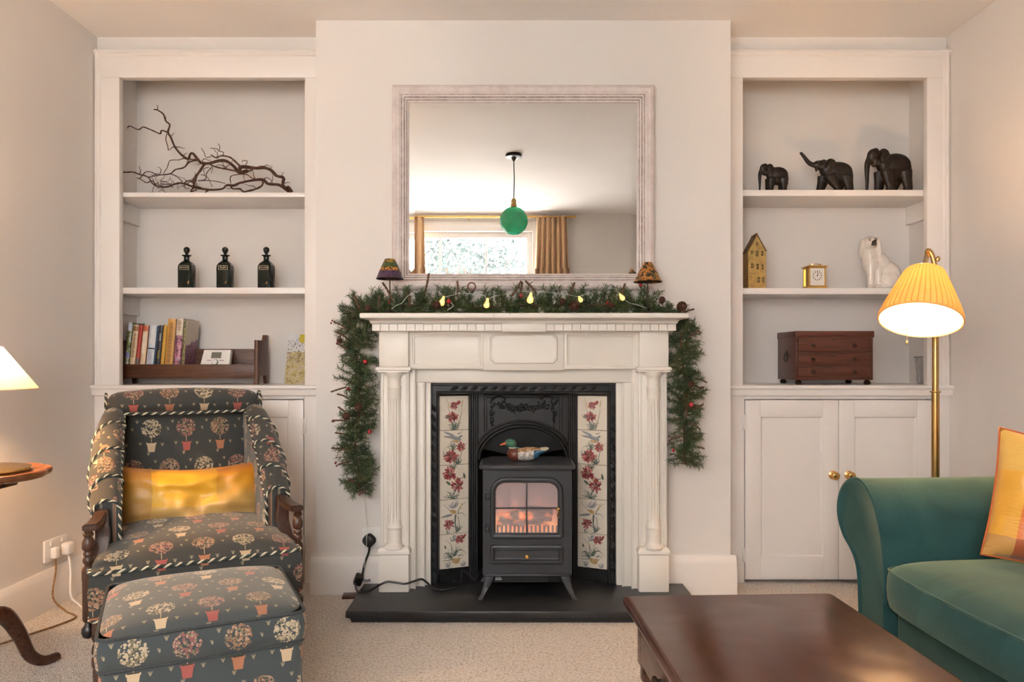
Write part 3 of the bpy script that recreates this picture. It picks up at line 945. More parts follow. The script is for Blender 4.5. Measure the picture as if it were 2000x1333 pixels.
def rring(g, x0, x1, z0, z1, rt_, rb_, prof, Y, cap1=False):
    g.loft([[(x, Y - h, z) for x, z in rrect(x0 + d, x1 - d, z0 + d, z1 - d, max(.002, rt_ - d), max(.002, rb_ - d))] for d, h in prof], False, cap1)
g = G(); rring(g, SX - .148, SX + .142, .281, .524, .060, .018, [(0, -.001), (0, .010), (.003, .014), (.009, .015), (.014, .013), (.018, .012), (.0215, .006), (.022, -.008)], y0)
door = W(g, 'door', mat=M_stove, smooth=50)
dc = SX - .003
g = G(); g.box(dc - .003, dc + .003, y0 - .010, y0 - .002, .300, .504, .001); g.box(dc - .126, dc + .126, y0 - .010, y0 - .002, .3995, .4055, .001); W(g, 'glazing_bar', door, M_stove)
M = Mat('smoky_stove_glass', (1, 1, 1), 0.1)
tr_ = M.n('BsdfTransparent'); tr_.inputs[0].default_value = (.80, .74, .74, 1)
gl = M.n('BsdfGlossy'); gl.inputs['Roughness'].default_value = .22
df = M.n('BsdfDiffuse'); df.inputs[0].default_value = (.62, .55, .56, 1)
m1 = M.n('MixShader'); m1.inputs[0].default_value = .13; m2 = M.n('MixShader'); m2.inputs[0].default_value = .28
M.l(tr_.outputs[0], m1.inputs[1]); M.l(gl.outputs[0], m1.inputs[2]); M.l(m1.outputs[0], m2.inputs[1]); M.l(df.outputs[0], m2.inputs[2]); M.l(m2.outputs[0], M.out.inputs[0])
g = G(); g.box(SX - .13, SX + .124, y0 - .001, y0 + .001, .298, .507); W(g, 'pane', door, M.m, 0)
for hz in (PZ(972, 2.89), PZ(1035, 2.89)):
    g = G(); g.lathe([(.008, -.011), (.009, -.009), (.009, .009), (.008, .011)], 12, (SX - .158, y0 - .006, hz)); g.box(SX - .158, SX - .143, y0 - .010, y0, hz - .006, hz + .006, .001); W(g, 'hinge', door, M_stove)
hxk, hzk = PX(1090, 2.885), PZ(994, 2.885)
g = G(); g.ell((hxk, y0 - .020, hzk), (.0075, .007, .0065), 12, 8); g.tube(catmull([(hxk, y0 - .022, hzk - .004), (hxk - .004, y0 - .023, hzk - .02), (hxk - .003, y0 - .023, hzk - .033), (hxk + .003, y0 - .023, hzk - .033), (hxk + .004, y0 - .023, hzk - .02), (hxk + .001, y0 - .022, hzk - .004)], 5), .0014, 6)
W(g, 'door_handle', door, M_brass)
g = G(); rring(g, SX - .148, SX + .142, .181, .256, .014, .014, [(0, -.001), (0, .009), (.003, .012), (.012, .012), (.015, .008), (.018, .010), (.021, .007), (.024, .007)], y0, True)
dr = W(g, 'drawer', mat=M_stove, smooth=50)
g = G(); g.lathe([(.004, 0), (.004, .008), (.008, .012), (.009, .017), (.006, .021), (.002, .022)], 16, (PX(1029, 2.89), y0 - .006, PZ(1087, 2.89)), 'y'); W(g, 'drawer_knob', dr, M_brass)
for sx_ in (-1, 1):
    for yy, fy in ((y0 + .012, y0 - .026), (3.10, 3.115)):
        g = G(); rings = []
        for u, w0, d0 in ((0, .020, .018), (.25, .017, .015), (.55, .012, .011), (.8, .0085, .009), (.92, .008, .010), (1.0, .011, .014)):
            cx = SX + sx_ * (.150 + .036 * u ** 1.5); cy = yy + (fy - yy) * u ** 1.5; cz = .135 + (HZ - .135) * u
            rings.append([(cx - w0, cy - d0, cz), (cx + w0, cy - d0, cz), (cx + w0, cy + d0, cz), (cx - w0, cy + d0, cz)])
        g.loft(rings); bmesh.ops.bevel(g.bm, geom=list(g.bm.edges), offset=.002, segments=1, affect='EDGES'); W(g, 'leg', mat=M_stove, smooth=50)
g = G(); g.box(SX - .135, SX + .16, y0 + .03, 3.08, .096, .134, .002); hb = W(g, 'heater_unit', mat=M_black)
g = G(); g.frame(SX - .095, SX + .085, .099, .129, [(0, 0), (0, .004), (.003, .004), (.003, 0)], y0 + .03); W(g, 'grille_frame', hb, M_black)
g = G(); g.box(-.0012, .0012, -.002, .002, -.012, .012); sl = g.mesh('grille_slat', M_stove, 0)
for i in range(26): share('grille_slat', sl, hb, t.matrix_basis.inverted() @ Vector((SX - .090 + i * .0068, y0 + .028, .114)))
g = G()
for i, (a, b) in enumerate(((-.125, -.105), (-.128, -.104), (-.128, -.102), (-.128, -.102))): g.box(SX + a, SX + b, y0 + .0285, y0 + .0301, .121 - i * .005, .1235 - i * .005)
W(g, 'sticker_print', hb, plain('pale_print', (.55, .58, .62), .6), 0)
# flame screen, logs, grate
M = Mat('flame_screen', (.30, .22, .22), .8)
X_, Y_, Z_ = M.xyz()
nz = M.noise(M.coord('Object', (1, 1, .45)), 42, 4, .6, 1.2)
hgt = (Z_ - (.305 - HZ)) / .20
fl_ = (nz * 1.5 - hgt * 1.15 - .12)
M.set('Emission Color', M.ramp(fl_, [(0.10, (.55, .33, .31)), (.30, (.9, .30, .18)), (.55, (1, .42, .12))]))
M.set('Emission Strength', fl_.max(0.0) * 1.6 + .22)
g = G(); g.box(SX - .16, SX + .16, 3.03, 3.034, .15, .54); g.obj('flame_screen', M.m, t, 0, world=True)
M = Mat('ember_log', (.20, .13, .11), .9)
nz = M.noise(M.coord(), 38, 4, .65)
M.set('Base Color', M.ramp(nz, [(.35, (.10, .06, .055)), (.6, (.38, .28, .25))]))
M.set('Emission Color', (1, .26, .06, 1)); M.set('Emission Strength', (M.noise(M.coord(), 22, 3) - .5).max(0.0) * 14.0)
M_log = M.m
for pts, r_ in (([(-.11, 2.99, .345), (-.02, 2.975, .357), (.10, 2.985, .350)], .019), ([(-.09, 2.965, .331), (.02, 2.96, .336), (.08, 2.965, .325)], .014), ([(-.05, 3.0, .365), (.03, 2.985, .378), (.11, 2.995, .366)], .016), ([(-.12, 2.975, .322), (-.05, 2.955, .329), (-.01, 2.96, .323)], .012)):
    g = G(); g.tube(catmull([(SX + a, b, c) for a, b, c in pts], 6), lambda u: r_ * (1 + .12 * math.sin(u * 21)), 10); W(g, 'log', mat=M_log, smooth=50)
g = G()
g.ell((SX + .080, 2.950, .348), (.014, .010, .011), 10, 7); W(g, 'ash_lump', mat=plain('pale_ash', (.55, .5, .47), .9, 0, .2, 60), smooth=50)
M_glow = emit('ember_glow', (1.0, .30, .09), 1.1)
g = G(); g.box(SX - .09, SX + .09, 2.962, 2.968, .300, .325); W(g, 'ember_bed', mat=M_glow, smooth=0)
g = G(); g.box(-.0045, .0045, -.003, .003, -.015, .015, .001, 1); gb = g.mesh('grate_bar', M_iron)
for i in range(15): share('grate_bar', gb, t, t.matrix_basis.inverted() @ Vector((SX - .119 + i * .017, 2.925, .312)))

# ---- duck decoy on the stove
M_dgreen = plain('duck_green_paint', (.05, .17, .11), .3, 0, .6, 160)
M_dbrown = plain('duck_chestnut_paint', (.16, .045, .03), .35, 0, .3, 60)
M = Mat('duck_flank_paint', (.6, .57, .52), .35)
M.set('Base Color', M.ramp(M.voro(M.coord(), 110), [(.2, (.72, .69, .62)), (.75, (.30, .27, .24))])); M_dwhite = M.m
M = Mat('duck_wing_paint', (.35, .2, .1), .35)
M.set('Base Color', M.ramp(M.noise(M.coord('Object', (1, 2, 3)), 75, 3, .6), [(.36, (.10, .05, .03)), (.48, (.42, .22, .08)), (.62, (.66, .52, .38))])); M_dwing = M.m
M_dblue = plain('duck_blue_paint', (.03, .11, .20), .3, 0, .3, 60)
M_dcream = plain('duck_tail_cream', (.62, .55, .40), .4, 0, .15, 60)
dk = thing('duck_decoy', 'painted wooden duck decoy with green head sitting on the stove', 'duck figurine', (PX(1026, 2.99), 2.99, .5765))
g = G()
g.ell((0, 0, .027), (.060, .036, .027), 24, 14); g.ell((-.040, 0, .029), (.036, .034, .0285), 18, 12); g.ell((.052, 0, .038), (.048, .022, .014), 16, 10, (0, -.30, 0)); g.ell((.01, 0, .043), (.052, .028, .014), 16, 10, (0, -.06, 0))
g.tube(catmull([(-.040, 0, .035), (-.052, 0, .055), (-.056, 0, .070)], 4), .016, 12); g.ell((-.060, 0, .074), (.024, .018, .018), 16, 12)
def duckmats(me):
    for m in (M_dgreen, M_dwhite, M_dwing, M_dblue, M_dcream): me.materials.append(m)
    for p in me.polygons:
        x, y, z = p.center
        if z > .052 and x < -.028: k = 1
        elif x < -.030: k = 0
        elif x > .062 and z > .044: k = 5
        elif z > .0385 + (x + .03) * .10: k = 3
        elif x > .034: k = 4
        else: k = 2
        p.material_index = k
blob(g, 'carved_body', M_dbrown, dk, .0022, 4, duckmats)
g = G(); g.loft([[(x, -w_ * c, z + h * s) for c, s in [(math.cos(a), math.sin(a)) for a in [2 * PI * i / 12 for i in range(12)]]] for x, w_, h, z in ((-.078, .010, .0085, .073), (-.086, .0105, .0065, .0705), (-.096, .0115, .0045, .067), (-.103, .008, .003, .065))]); g.obj('bill', plain('duck_orange_bill', (.65, .15, .05), .35, 0, .25, 60), dk, 60)
for s in (-1, 1):
    g = G(); g.ell((-.066, s * .0165, .080), .0028, 8, 6); g.obj('eye', M_black, dk)
g = G(); g.lathe([(.0175, .0525), (.019, .0545), (.0175, .0565)], 20, (-.051, 0, 0)); g.obj('neck_ring', plain('duck_white_ring', (.75, .72, .65), .4), dk)
# ================================================================ MIRROR
M = Mat('limewashed_wood', (.66, .58, .54), .5)
nz = M.noise(M.coord('Object', (6, 6, 6)), 4, 5, .6)
M.set('Base Color', M.ramp(nz, [(.3, (.60, .52, .49)), (.7, (.72, .65, .61))])); M_lime = M.m
M = Mat('frame_groove', (.3, .2, .17), .6)
nz = M.noise(M.coord('Object', (9, 9, 9)), 5, 5, .7)
M.set('Base Color', M.ramp(nz, [(.38, (.15, .085, .065)), (.62, (.50, .40, .36))])); M_groove = M.m
ym = 3.085
mx0, mx1, mz0, mz1 = PX(765, 3.06), PX(1278.5, 3.06), PZ(566, 3.06), PZ(164.5, 3.06)
t = thing('wall_mirror', 'large landscape mirror in a limewashed moulded frame above the mantel', 'mirror', ((mx0 + mx1) / 2, ym, mz0))
g = G()
prof = [(0, 0, -.014), (0, 0, .016), (0, .006, .023), (0, .016, .027), (0, .024, .024), (0, .030, .024), (0, .036, .020), (0, .0395, .0185), (1, .0415, .0165), (0, .0425, .020), (0, .0500, .0185), (1, .0520, .014), (0, .0530, .016), (0, .0600, .012), (1, .0615, .009), (0, .0625, .010), (0, .0690, .006), (0, .0695, -.004)]
for (m0, d0, h0), (m1_, d1, h1) in zip(prof[:-1], prof[1:]):
    g.mi = 1 if (m0 or m1_) else 0
    g.frame(mx0, mx1, mz0, mz1, [(d0, h0), (d1, h1)], ym)
bmesh.ops.remove_doubles(g.bm, verts=g.bm.verts, dist=1e-6)
W(g, 'mirror_frame', mat=[M_lime, M_groove], smooth=25)
M_mirror = Mat('mirror_silver', (.90, .905, .90), .0, 1.0).m
a, b, c, d = mx0 + .068, mx1 - .068, mz0 + .068, mz1 - .068
g = G(); e = .024; g.frame(a, b, c, d, [(0, 0), (e, .0011)], ym); g.quad((a + e, ym - .0011, c + e), (b - e, ym - .0011, c + e), (b - e, ym - .0011, d - e), (a + e, ym - .0011, d - e))
g.obj('mirror_glass', M_mirror, t, 0, world=True)
# ================================================================ SOCKETS, PLUGS, CABLES NEAR THE HEARTH
def socket(name, label, M0, w_=.146, rock=2):
    s_ = thing(name, label, 'socket', M0.to_translation(), rot=tuple(M0.to_euler()))
    g = G(); g.box(-w_ / 2, w_ / 2, -.010, 0, -.043, .043, .003); g.obj('face_plate', M_wplastic, s_)
    for i in range(rock):
        x = (-.036 + .072 * i) if rock == 2 else 0
        g = G(); g.box(x - .006, x + .006, -.0135, -.009, .018, .034, .001); g.obj('switch', M_wplastic, s_)
    return s_
socket('wall_socket', 'white wall socket beside the fireplace plinth with black plug in it', Matrix.Translation((PX(727, YB), YB, PZ(1049, YB))), .086, 1)
pc = Vector((PX(721, 3.08), 3.088, PZ(1056, 3.08)))
t = thing('power_plug', 'black plug in the socket beside the fireplace, cable hanging down', 'plug', pc)
g = G(); g.lathe([(.028, .0), (.029, .004), (.028, .018), (.022, .026), (.008, .029)], 20, pc, 'y', rfun=lambda a, k: 1 - .10 * abs(math.sin(a * 2)) ** 3); W(g, 'plug_body', mat=M_black)
g = G(); g.tube(catmull([pc + Vector((.004, -.02, -.02)), pc + Vector((.0, -.02, -.05)), at(712, 1102, 3.05), at(707, 1128, 3.04)], 6), .0045, 8); W(g, 'cable', mat=M_black)
ac = at(700, 1137, 3.045); ac.z = HZ + .026
t = thing('power_adapter', 'black plug adapter lying on the back corner of the hearth', 'adapter', (ac.x, ac.y, HZ))
g = G(); g.obox(Matrix.Translation(ac) @ Euler((.3, .35, .3)).to_matrix().to_4x4(), .034, .036, .046, .008, 3); W(g, 'adapter_body', mat=M_black)
g = G(); g.tube(catmull([ac + Vector((.016, -.004, .0)), ac + Vector((.034, 0, -.006)), ac + Vector((.048, .006, -.004))], 4), .005, 8); W(g, 'connector', mat=plain('grey_plastic', (.2, .2, .21), .4))
g = G()
hp = lambda px, py, lift=0.0: (lambda Y: Vector((PX(px, Y), Y, HZ + .005 + lift)))((EYE - HZ - .005) * F / (py - CY))
P = [ac + Vector((-.010, -.018, -.012)), hp(701, 1157), hp(724, 1153), hp(752, 1150)]
P2 = [at(752, 1146, 2.935), at(762, 1137, 2.945), at(790, 1139, 2.94), at(812, 1133, 2.97), at(823, 1134, 2.99)]
P = [ac + Vector((-.010, -.018, -.012)), hp(699, 1156), hp(722, 1154), at(742, 1143, 2.942), at(757, 1137, 2.944), at(775, 1139, 2.945), at(792, 1141, 2.946), at(808, 1136, 2.965), at(823, 1132, 2.985), at(834, 1139, 3.0), hp(846, 1150), hp(864, 1153), hp(885, 1149), hp(900, 1143, .01), hp(902, 1138, .045), hp(915, 1136, .03), hp(928, 1138, .01), hp(938, 1132, .03)]
g.tube(catmull(P, 7), .0042, 8)
o = g.obj('stove_cable', M_black, None); tag(o, 'black stove cable trailing across the hearth', 'cable')
g = G(); g.obox(Matrix.Translation((PX(684, 3.045), 3.045, .006)) @ Matrix.Rotation(.1, 4, 'Z'), .062, .055, .012, .002)
o = g.obj('wood_block', M_oakdark); tag(o, 'small flat brown wooden block on the carpet beside the hearth', 'wood block')
# ================================================================ LEFT ALCOVE THINGS
# ---- contorted branch: traced limbs, each with its own depth
t = thing('twisted_branch', 'bare twisted brown branch lying on the top alcove shelf', 'branch', (PX(420, 3.36), 3.36, ZL1))
M_twig = plain('brown_twig_bark', (.095, .042, .028), .75, 0, .4, 60, .3, .4, 200)
def crop(pts): return [(170 + x / 3.702, 60 + y / 3.702) for x, y in pts]
limbs = [
    ([(1480, 1165), (1455, 1130), (1440, 1140), (1415, 1110), (1420, 1065), (1370, 1050), (1330, 1010), (1275, 990), (1230, 995), (1120, 985), (1105, 1015)], 2.1, 2.6, 3.36),
    ([(1465, 1168), (1430, 1140), (1385, 1115), (1310, 1108), (1275, 1080), (1215, 1080), (1110, 1100), (1060, 1120), (1010, 1118), (975, 1145), (880, 1150), (770, 1130), (700, 1105), (640, 1108), (575, 1130), (490, 1120), (440, 1060), (380, 1040), (320, 1022), (230, 1030)], 2.6, .8, 3.40),
    ([(1160, 1015), (1100, 1025), (1060, 980), (1010, 945), (960, 940), (880, 960), (830, 958), (800, 930), (765, 888), (745, 895), (730, 928), (680, 895), (635, 840), (605, 770), (585, 735), (598, 680), (570, 655), (552, 605), (510, 575), (485, 570)], 2.7, 1.0, 3.38),
    ([(880, 960), (850, 965), (820, 1010), (780, 1065), (772, 1110), (775, 1140)], 2.0, 1.8, 3.36),
    ([(590, 738), (540, 722), (528, 745), (480, 725), (450, 712), (405, 697), (370, 715), (310, 690), (292, 705)], 1.3, .7, 3.40),
    ([(575, 745), (570, 790), (582, 830), (588, 862)], .7, .7, 3.41),
    ([(1100, 1020), (1000, 1000), (930, 985), (880, 960)], 1.4, 1.1, 3.33),
    ([(1110, 985), (1070, 945), (1030, 915), (970, 905), (935, 920), (895, 898)], 1.5, 1.0, 3.35),
    ([(980, 908), (985, 880), (950, 870), (940, 855), (890, 850)], .7, .5, 3.36), ([(955, 870), (960, 840), (948, 818)], .6, .5, 3.35),
    ([(895, 912), (860, 915), (845, 880), (825, 850)], .6, .5, 3.38),
    ([(1140, 985), (1158, 945), (1130, 940), (1122, 948)], .6, .6, 3.40),
    ([(800, 935), (740, 950), (700, 990), (640, 1005), (600, 1035), (520, 1045), (445, 1060)], 1.3, .8, 3.42), ([(600, 1035), (650, 1055), (690, 1095)], .9, .7, 3.42),
    ([(800, 935), (700, 925), (665, 935), (600, 940), (580, 990), (550, 1035)], .8, .5, 3.44), ([(500, 1045), (470, 1025), (425, 1022), (385, 1065), (372, 1072)], .8, .6, 3.44),
    ([(1275, 1080), (1265, 1120), (1220, 1145), (1165, 1160), (1130, 1165), (1105, 1145), (1050, 1142), (1045, 1115)], 1.6, 1.3, 3.33), ([(1240, 1078), (1190, 1065), (1150, 1040), (1060, 1045), (1035, 1065), (1040, 1105)], .8, .7, 3.34),
    ([(900, 990), (865, 1030), (855, 1075), (800, 1085), (900, 1085), (1000, 1105)], .7, .6, 3.35), ([(820, 1040), (870, 1060), (905, 1130)], .6, .5, 3.36), ([(880, 990), (845, 1000), (850, 1050)], .6, .5, 3.37),
    ([(700, 1105), (730, 1085), (775, 1090)], 1.1, 1.0, 3.37), ([(770, 1130), (750, 1165), (790, 1150)], 1.2, .9, 3.36), ([(880, 1150), (850, 1175)], 1.3, 1.0, 3.31),
    ([(500, 1120), (470, 1085), (430, 1100), (380, 1070), (360, 1065)], .9, .6, 3.42),
]
for pts, ra, rb, Y in limbs:
    c2 = crop(pts); rj = random.Random(len(pts) * 7 + int(Y * 100))
    P = []
    for i, (x, y) in enumerate(c2):
        p = at(x, y, Y + .012 * math.sin(i * 1.7) + rj.uniform(-.006, .006))
        p.z = max(p.z, ZL1 + .006) if p.x > -1.73 else p.z
        P.append(p)
    k = Y / F
    g = G(); g.tube(catmull(P, 5), lambda u, a=ra * k * 1.2, b=rb * k * 1.25: (a + (b - a) * u) * (1 + .12 * math.sin(u * 37)), 6); W(g, 'twig', mat=M_twig, smooth=60)
rj = random.Random(8)
for i in range(44):                                    # curly side shoots off the main limbs
    pts, ra, rb, Y = limbs[rj.choice((0, 1, 1, 2, 2, 3, 6, 7, 12, 16))]
    k_ = rj.randrange(len(pts)); x0, y0_ = pts[k_]
    P = [(x0, y0_)]; a = rj.uniform(-2.6, .2); l_ = rj.uniform(12, 26)
    if x0 < 620 and y0_ < 900: l_ *= .5
    for q in range(4):
        a += rj.uniform(-1.0, 1.0); P.append((P[-1][0] + math.cos(a) * l_, min(1165, P[-1][1] + math.sin(a) * l_)))
    PP = [at(x, y, Y - .006 * n_ * rj.uniform(-1, 1)) for n_, (x, y) in enumerate(crop(P))]
    for p in PP: p.z = max(p.z, ZL1 + .003)
    g = G(); g.tube(catmull(PP, 3), lambda u: .0022 * (1 - .55 * u), 5); W(g, 'twig', mat=M_twig, smooth=60)
rj = random.Random(4)
for i in range(30):                                    # fine tangle of shoots near the left tip
    x0, y0_ = rj.uniform(470, 760), rj.uniform(1090, 1150)
    P = [(x0, y0_)]
    a = rj.uniform(0, 6.28)
    for q in range(4):
        a += rj.uniform(-.9, .9); P.append((P[-1][0] + math.cos(a) * 22, min(1168, P[-1][1] + math.sin(a) * 16)))
    Yq = 3.40 + rj.uniform(-.03, .03)
    PP = [at(x, y, Yq) for x, y in crop(P)]
    for p in PP: p.z = max(p.z, ZL1 + .003)
    g = G(); g.tube(catmull(PP, 3), lambda u: .0016 * (1 - .5 * u), 5); W(g, 'twig', mat=M_twig, smooth=60)

# ---- three square bottles
M = Mat('dark_green_bottle_glass', (.010, .018, .015), .10, 0, .4)
M.set('Base Color', M.ramp(M.noise(M.coord(), 14, 2), [(.3, (.003, .007, .006)), (.7, (.008, .017, .014))])); M_bottle = M.m
M_gilt = plain('gilt_lettering', (.66, .58, .40), .4, 0, .2, 90)
def bottle(px0, pxs, px1, label, word, rz):
    Y = 3.345
    xa, xb = PX(px0, Y), PX(pxs, Y)
    w_ = .064; hb = .128
    t = thing('square_bottle', label, 'bottle', ((xa + xb) / 2, Y + .029, ZL2), rz, 'dark square bottles on the alcove shelf')
    def sq(h, d): return [(-h + d, -h), (h - d, -h), (h, -h + d), (h, h - d), (h - d, h), (-h + d, h), (-h, h - d), (-h, -h + d)]
    g = G()
    lv = [(.030, .006, 0), (.032, .0065, .003), (.032, .0065, .100), (.0305, .007, .111), (.026, .0075, .121), (.019, .0085, .129), (.0125, .0075, .134), (.0115, .0068, .138), (.0115, .0068, .150), (.0125, .0074, .153), (.0195, .0115, .156), (.0205, .012, .158), (.0195, .0115, .160), (.012, .007, .161)]
    g.loft([[(x, y * .86, z) for x, y in sq(h, d)] for h, d, z in lv]); g.obj('glass_body', M_bottle, t, 40)
    g = G(); g.lathe([(.006, .158), (.006, .164), (.0075, .168), (.0125, .176), (.0145, .184), (.0125, .192), (.006, .197), (.002, .198)], 18); g.obj('stopper', M_bottle, t, 60)
    yl = -.032 * .86 - .0002
    g = G(); rring(g, -.0215, .0215, .089, .109, .003, .003, [(0, 0), (0, .0004), (.0014, .0004), (.0014, 0)], yl)
    lb = g.obj('label_border', M_gilt, t, 0)
    text_obj(word, .0135 if len(word) < 5 else .0092, M_gilt, t, (0, yl - .0003, .099), (PI / 2, 0, 0), .0002)
bottle(344.5, 374, 381, 'dark green square bottle with gilt label, leftmost of the three', 'BRANDY', 0)
bottle(420, 450, 456, 'dark green square bottle with gilt label, middle of the three', 'RUM', 0)
bottle(502, 530, 537, 'dark green square bottle with gilt label, rightmost of the three', 'HOLLANDS', -.12)

# ---- book rack, books, thermostat
YR = 3.33
t = thing('book_rack', 'dark wooden book trough with cut out end panels', 'book rack', (PX(385, YR), YR + .07, ZS))
xr0, xr1 = PX(238, YR), PX(498, YR)
zt_ = PZ(712, YR)
g = G(); g.box(xr0, xr1, YR, YR + .013, PZ(741, YR) + .004, zt_, .002); W(g, 'front_rail', mat=M_oakdark)
g = G(); g.box(xr0, xr1, YR + .012, YR + .135, zt_ - .030, zt_ - .018, .001); W(g, 'trough_board', mat=M_oakdark)
g = G(); g.box(xr0, xr1, YR + .128, YR + .14, zt_ - .03, PZ(682, YR + .128), .001); W(g, 'back_rail', mat=M_oakdark)
ep = [(0, 0), (.014, 0), (.030, .040), (.118, .040), (.126, 0), (.150, 0), (.150, .232), (.112, .232), (.106, .212), (.094, .202), (.002, .205)]
for xa in (xr1, xr0 - .012):
    g = G(); g.prism([(YR - .012 + y, ZS + z * .985) for y, z in ep], 'x', xa, xa + .016, .0015); W(g, 'end_panel', mat=M_oakdark)
BZ = zt_ - .018
def mottled(name, cols, scale=60):
    M = Mat(name, cols[0], .4)
    n_ = len(cols)
    M.set('Base Color', M.ramp(M.noise(M.coord(), scale, 3, .6), [(.28 + .44 * i / max(1, n_ - 1), c) for i, c in enumerate(cols)], 'CONSTANT'))
    return M.m
M_paper = plain('book_pages', (.70, .62, .48), .8, 0, .08, 200)
def book(px0, px1, pyt, d, cov, spine_cols, label, lean, words=(), extra=(), tw=None, deep=.115, marks=()):
    """a book standing on the trough: px0..px1 its spine foot, pyt its top"""
    Yb = YR + .015
    w_ = (px1 - px0) * Yb / F; x = PX(px0, Yb); h = PZ(pyt, Yb) - BZ
    t = thing('book', label, 'book', (x, Yb, BZ + .0005 + w_ * math.sin(lean) * 0), rot=(0, lean, 0), group='books in the wooden trough')
    g = G()
    g.box(0, .0022, .002, deep, 0, h, .0006, 1); g.box(w_ - .0022, w_, .002, deep, 0, h, .0006, 1)
    g.obj('cover', cov, t)
    g = G(); g.prism([(0, .004), (.0015, .001), (w_ / 2, -.0012), (w_ - .0015, .001), (w_, .004)], 'z', 0, h); g.obj('spine', spine_cols, t, 60)
    g = G(); g.box(.002, w_ - .002, .003, deep - .004, .002, h - .003); g.obj('page_block', M_paper, t, 0)
    for (f0, f1, m) in extra:
        g = G(); g.prism([(.0002, .0036), (.0016, .0006), (w_ / 2, -.0018), (w_ - .0016, .0006), (w_ - .0002, .0036)], 'z', h * f0, h * f1); g.obj('spine_band', m, t, 60)
    rk = random.Random(px0)
    for f0, f1, m in marks:                            # worn lettering, too small to read
        g = G(); z = h * f0
        while z < h * f1:
            l_ = rk.uniform(.0012, .0032); a_ = rk.uniform(.22, .34) * w_
            g.box(a_, w_ - a_, -.0021, -.0012, z, z + l_); z += l_ + rk.uniform(.0012, .003)
        g.obj('worn_lettering', m, t, 0)
    for s, f, sz, m in words:
        text_obj(s, sz, m, t, (w_ / 2, -.0022, h * f), (PI / 2, PI / 2, 0), .0002, 'spine_title')
    return t
c = lambda n, *q, r=.4: plain(n, q, r, 0, .08, 30)
K_white, K_navy, K_yel, K_red, K_blk = c('ink_white', .75, .72, .66), c('ink_navy', .02, .025, .05), c('ink_yellow', .62, .50, .05), c('ink_red', .40, .06, .04), c('ink_black', .03, .025, .02)
K_lil = c('ink_lilac', .36, .33, .45)
K_cream, K_brn = c('book_cream', .66, .50, .32), c('ink_brown', .25, .12, .04)
pic1 = mottled('book_garden_photo', [(.10, .05, .03), (.16, .22, .05), (.45, .42, .40), (.10, .13, .30), (.06, .14, .03)], 45)
book(241, 250, 629, 0, pic1, pic1, 'narrow picture book with blue and green spine at the far end', .10, extra=((.82, .98, c('book_sky', .45, .50, .62)), (.26, .34, c('book_bluebell', .20, .22, .48))))
book(251.5, 262, 634, 0, K_cream, K_cream, 'cream paperback next to the red book', .105, extra=((.86, .97, K_brn),), marks=((.25, .8, K_brn),))
book(263, 270, 634.5, 0, c('book_red', .38, .035, .03), c('book_red_spine', .38, .035, .03), 'thin red paperback with a grey foot', .105, extra=((0, .23, c('book_grey_foot', .12, .11, .10)),))
book(271, 282, 634.5, 0, c('book_rust', .40, .13, .06), K_cream, 'cream and rust paperback with white title', .105, marks=((.35, .82, K_white),), extra=((.86, .99, c('book_rust_band', .42, .12, .06)),))
book(284, 298, 635, 0, c('book_sky_blue', .33, .47, .60), mottled('book_pale_blue', [(.50, .58, .64), (.60, .64, .68), (.66, .64, .68)], 18), 'pale blue paperback with a lilac foot', .10, marks=((.58, .92, K_white), (.08, .38, K_lil)), extra=((.45, .48, K_navy),))
book(302.5, 311.5, 635, 0, c('book_navy', .015, .018, .03), c('book_navy_spine', .015, .018, .03), 'dark navy paperback with white and yellow title', .095, words=(('HAMO', .72, .0115, K_white), ('TUCKER', .32, .0105, K_yel)))
book(312, 319, 634, 0, c('book_ochre', .52, .30, .04), c('book_ochre_spine', .55, .32, .04), 'ochre yellow paperback beside the tall tan book', .09)
book(320, 336, 622.5, 0, c('book_tan_cover', .46, .29, .19), mottled('book_tan', [(.60, .33, .08), (.56, .30, .09)], 8), 'tall tan orange book with brown title', .085, marks=((.12, .92, K_brn),), extra=((0, .05, c('book_blue_foot', .30, .36, .50)),))
mot = mottled('book_flower_art', [(.03, .015, .03), (.22, .10, .16), (.50, .20, .26), (.16, .42, .50), (.68, .62, .54)], 55)
book(338, 351.5, 621.5, 0, mot, mot, 'cream topped book with painted flower spine', .075, marks=((.76, .96, K_brn),), extra=((.66, .995, c('book_flower_cream', .68, .60, .48)),))
art = Mat('garden_cover_art', (.6, .5, .4), .35)
X_, Y_, Z_ = art.xyz()
nz = art.noise(art.coord(), 38, 3, .6)
pic = art.ramp(art.noise(art.coord(), 55, 3, .6, out=0), [(.30, (.05, .025, .05)), (.42, (.28, .09, .12)), (.52, (.16, .12, .20)), (.60, (.40, .22, .24)), (.70, (.36, .40, .34))], 'CONSTANT')
art.set('Base Color', art.mix((Z_ + nz * .05 - Y_ * .30).lt(.125), (.62, .53, .42), pic))
ol = mottled('book_olive', [(.06, .05, .03), (.20, .19, .06), (.08, .04, .05), (.30, .14, .10)], 70)
bk = book(353, 360, 624, 0, art.m, ol, 'large book with garden flowers on its pale cover', .055, deep=.13)

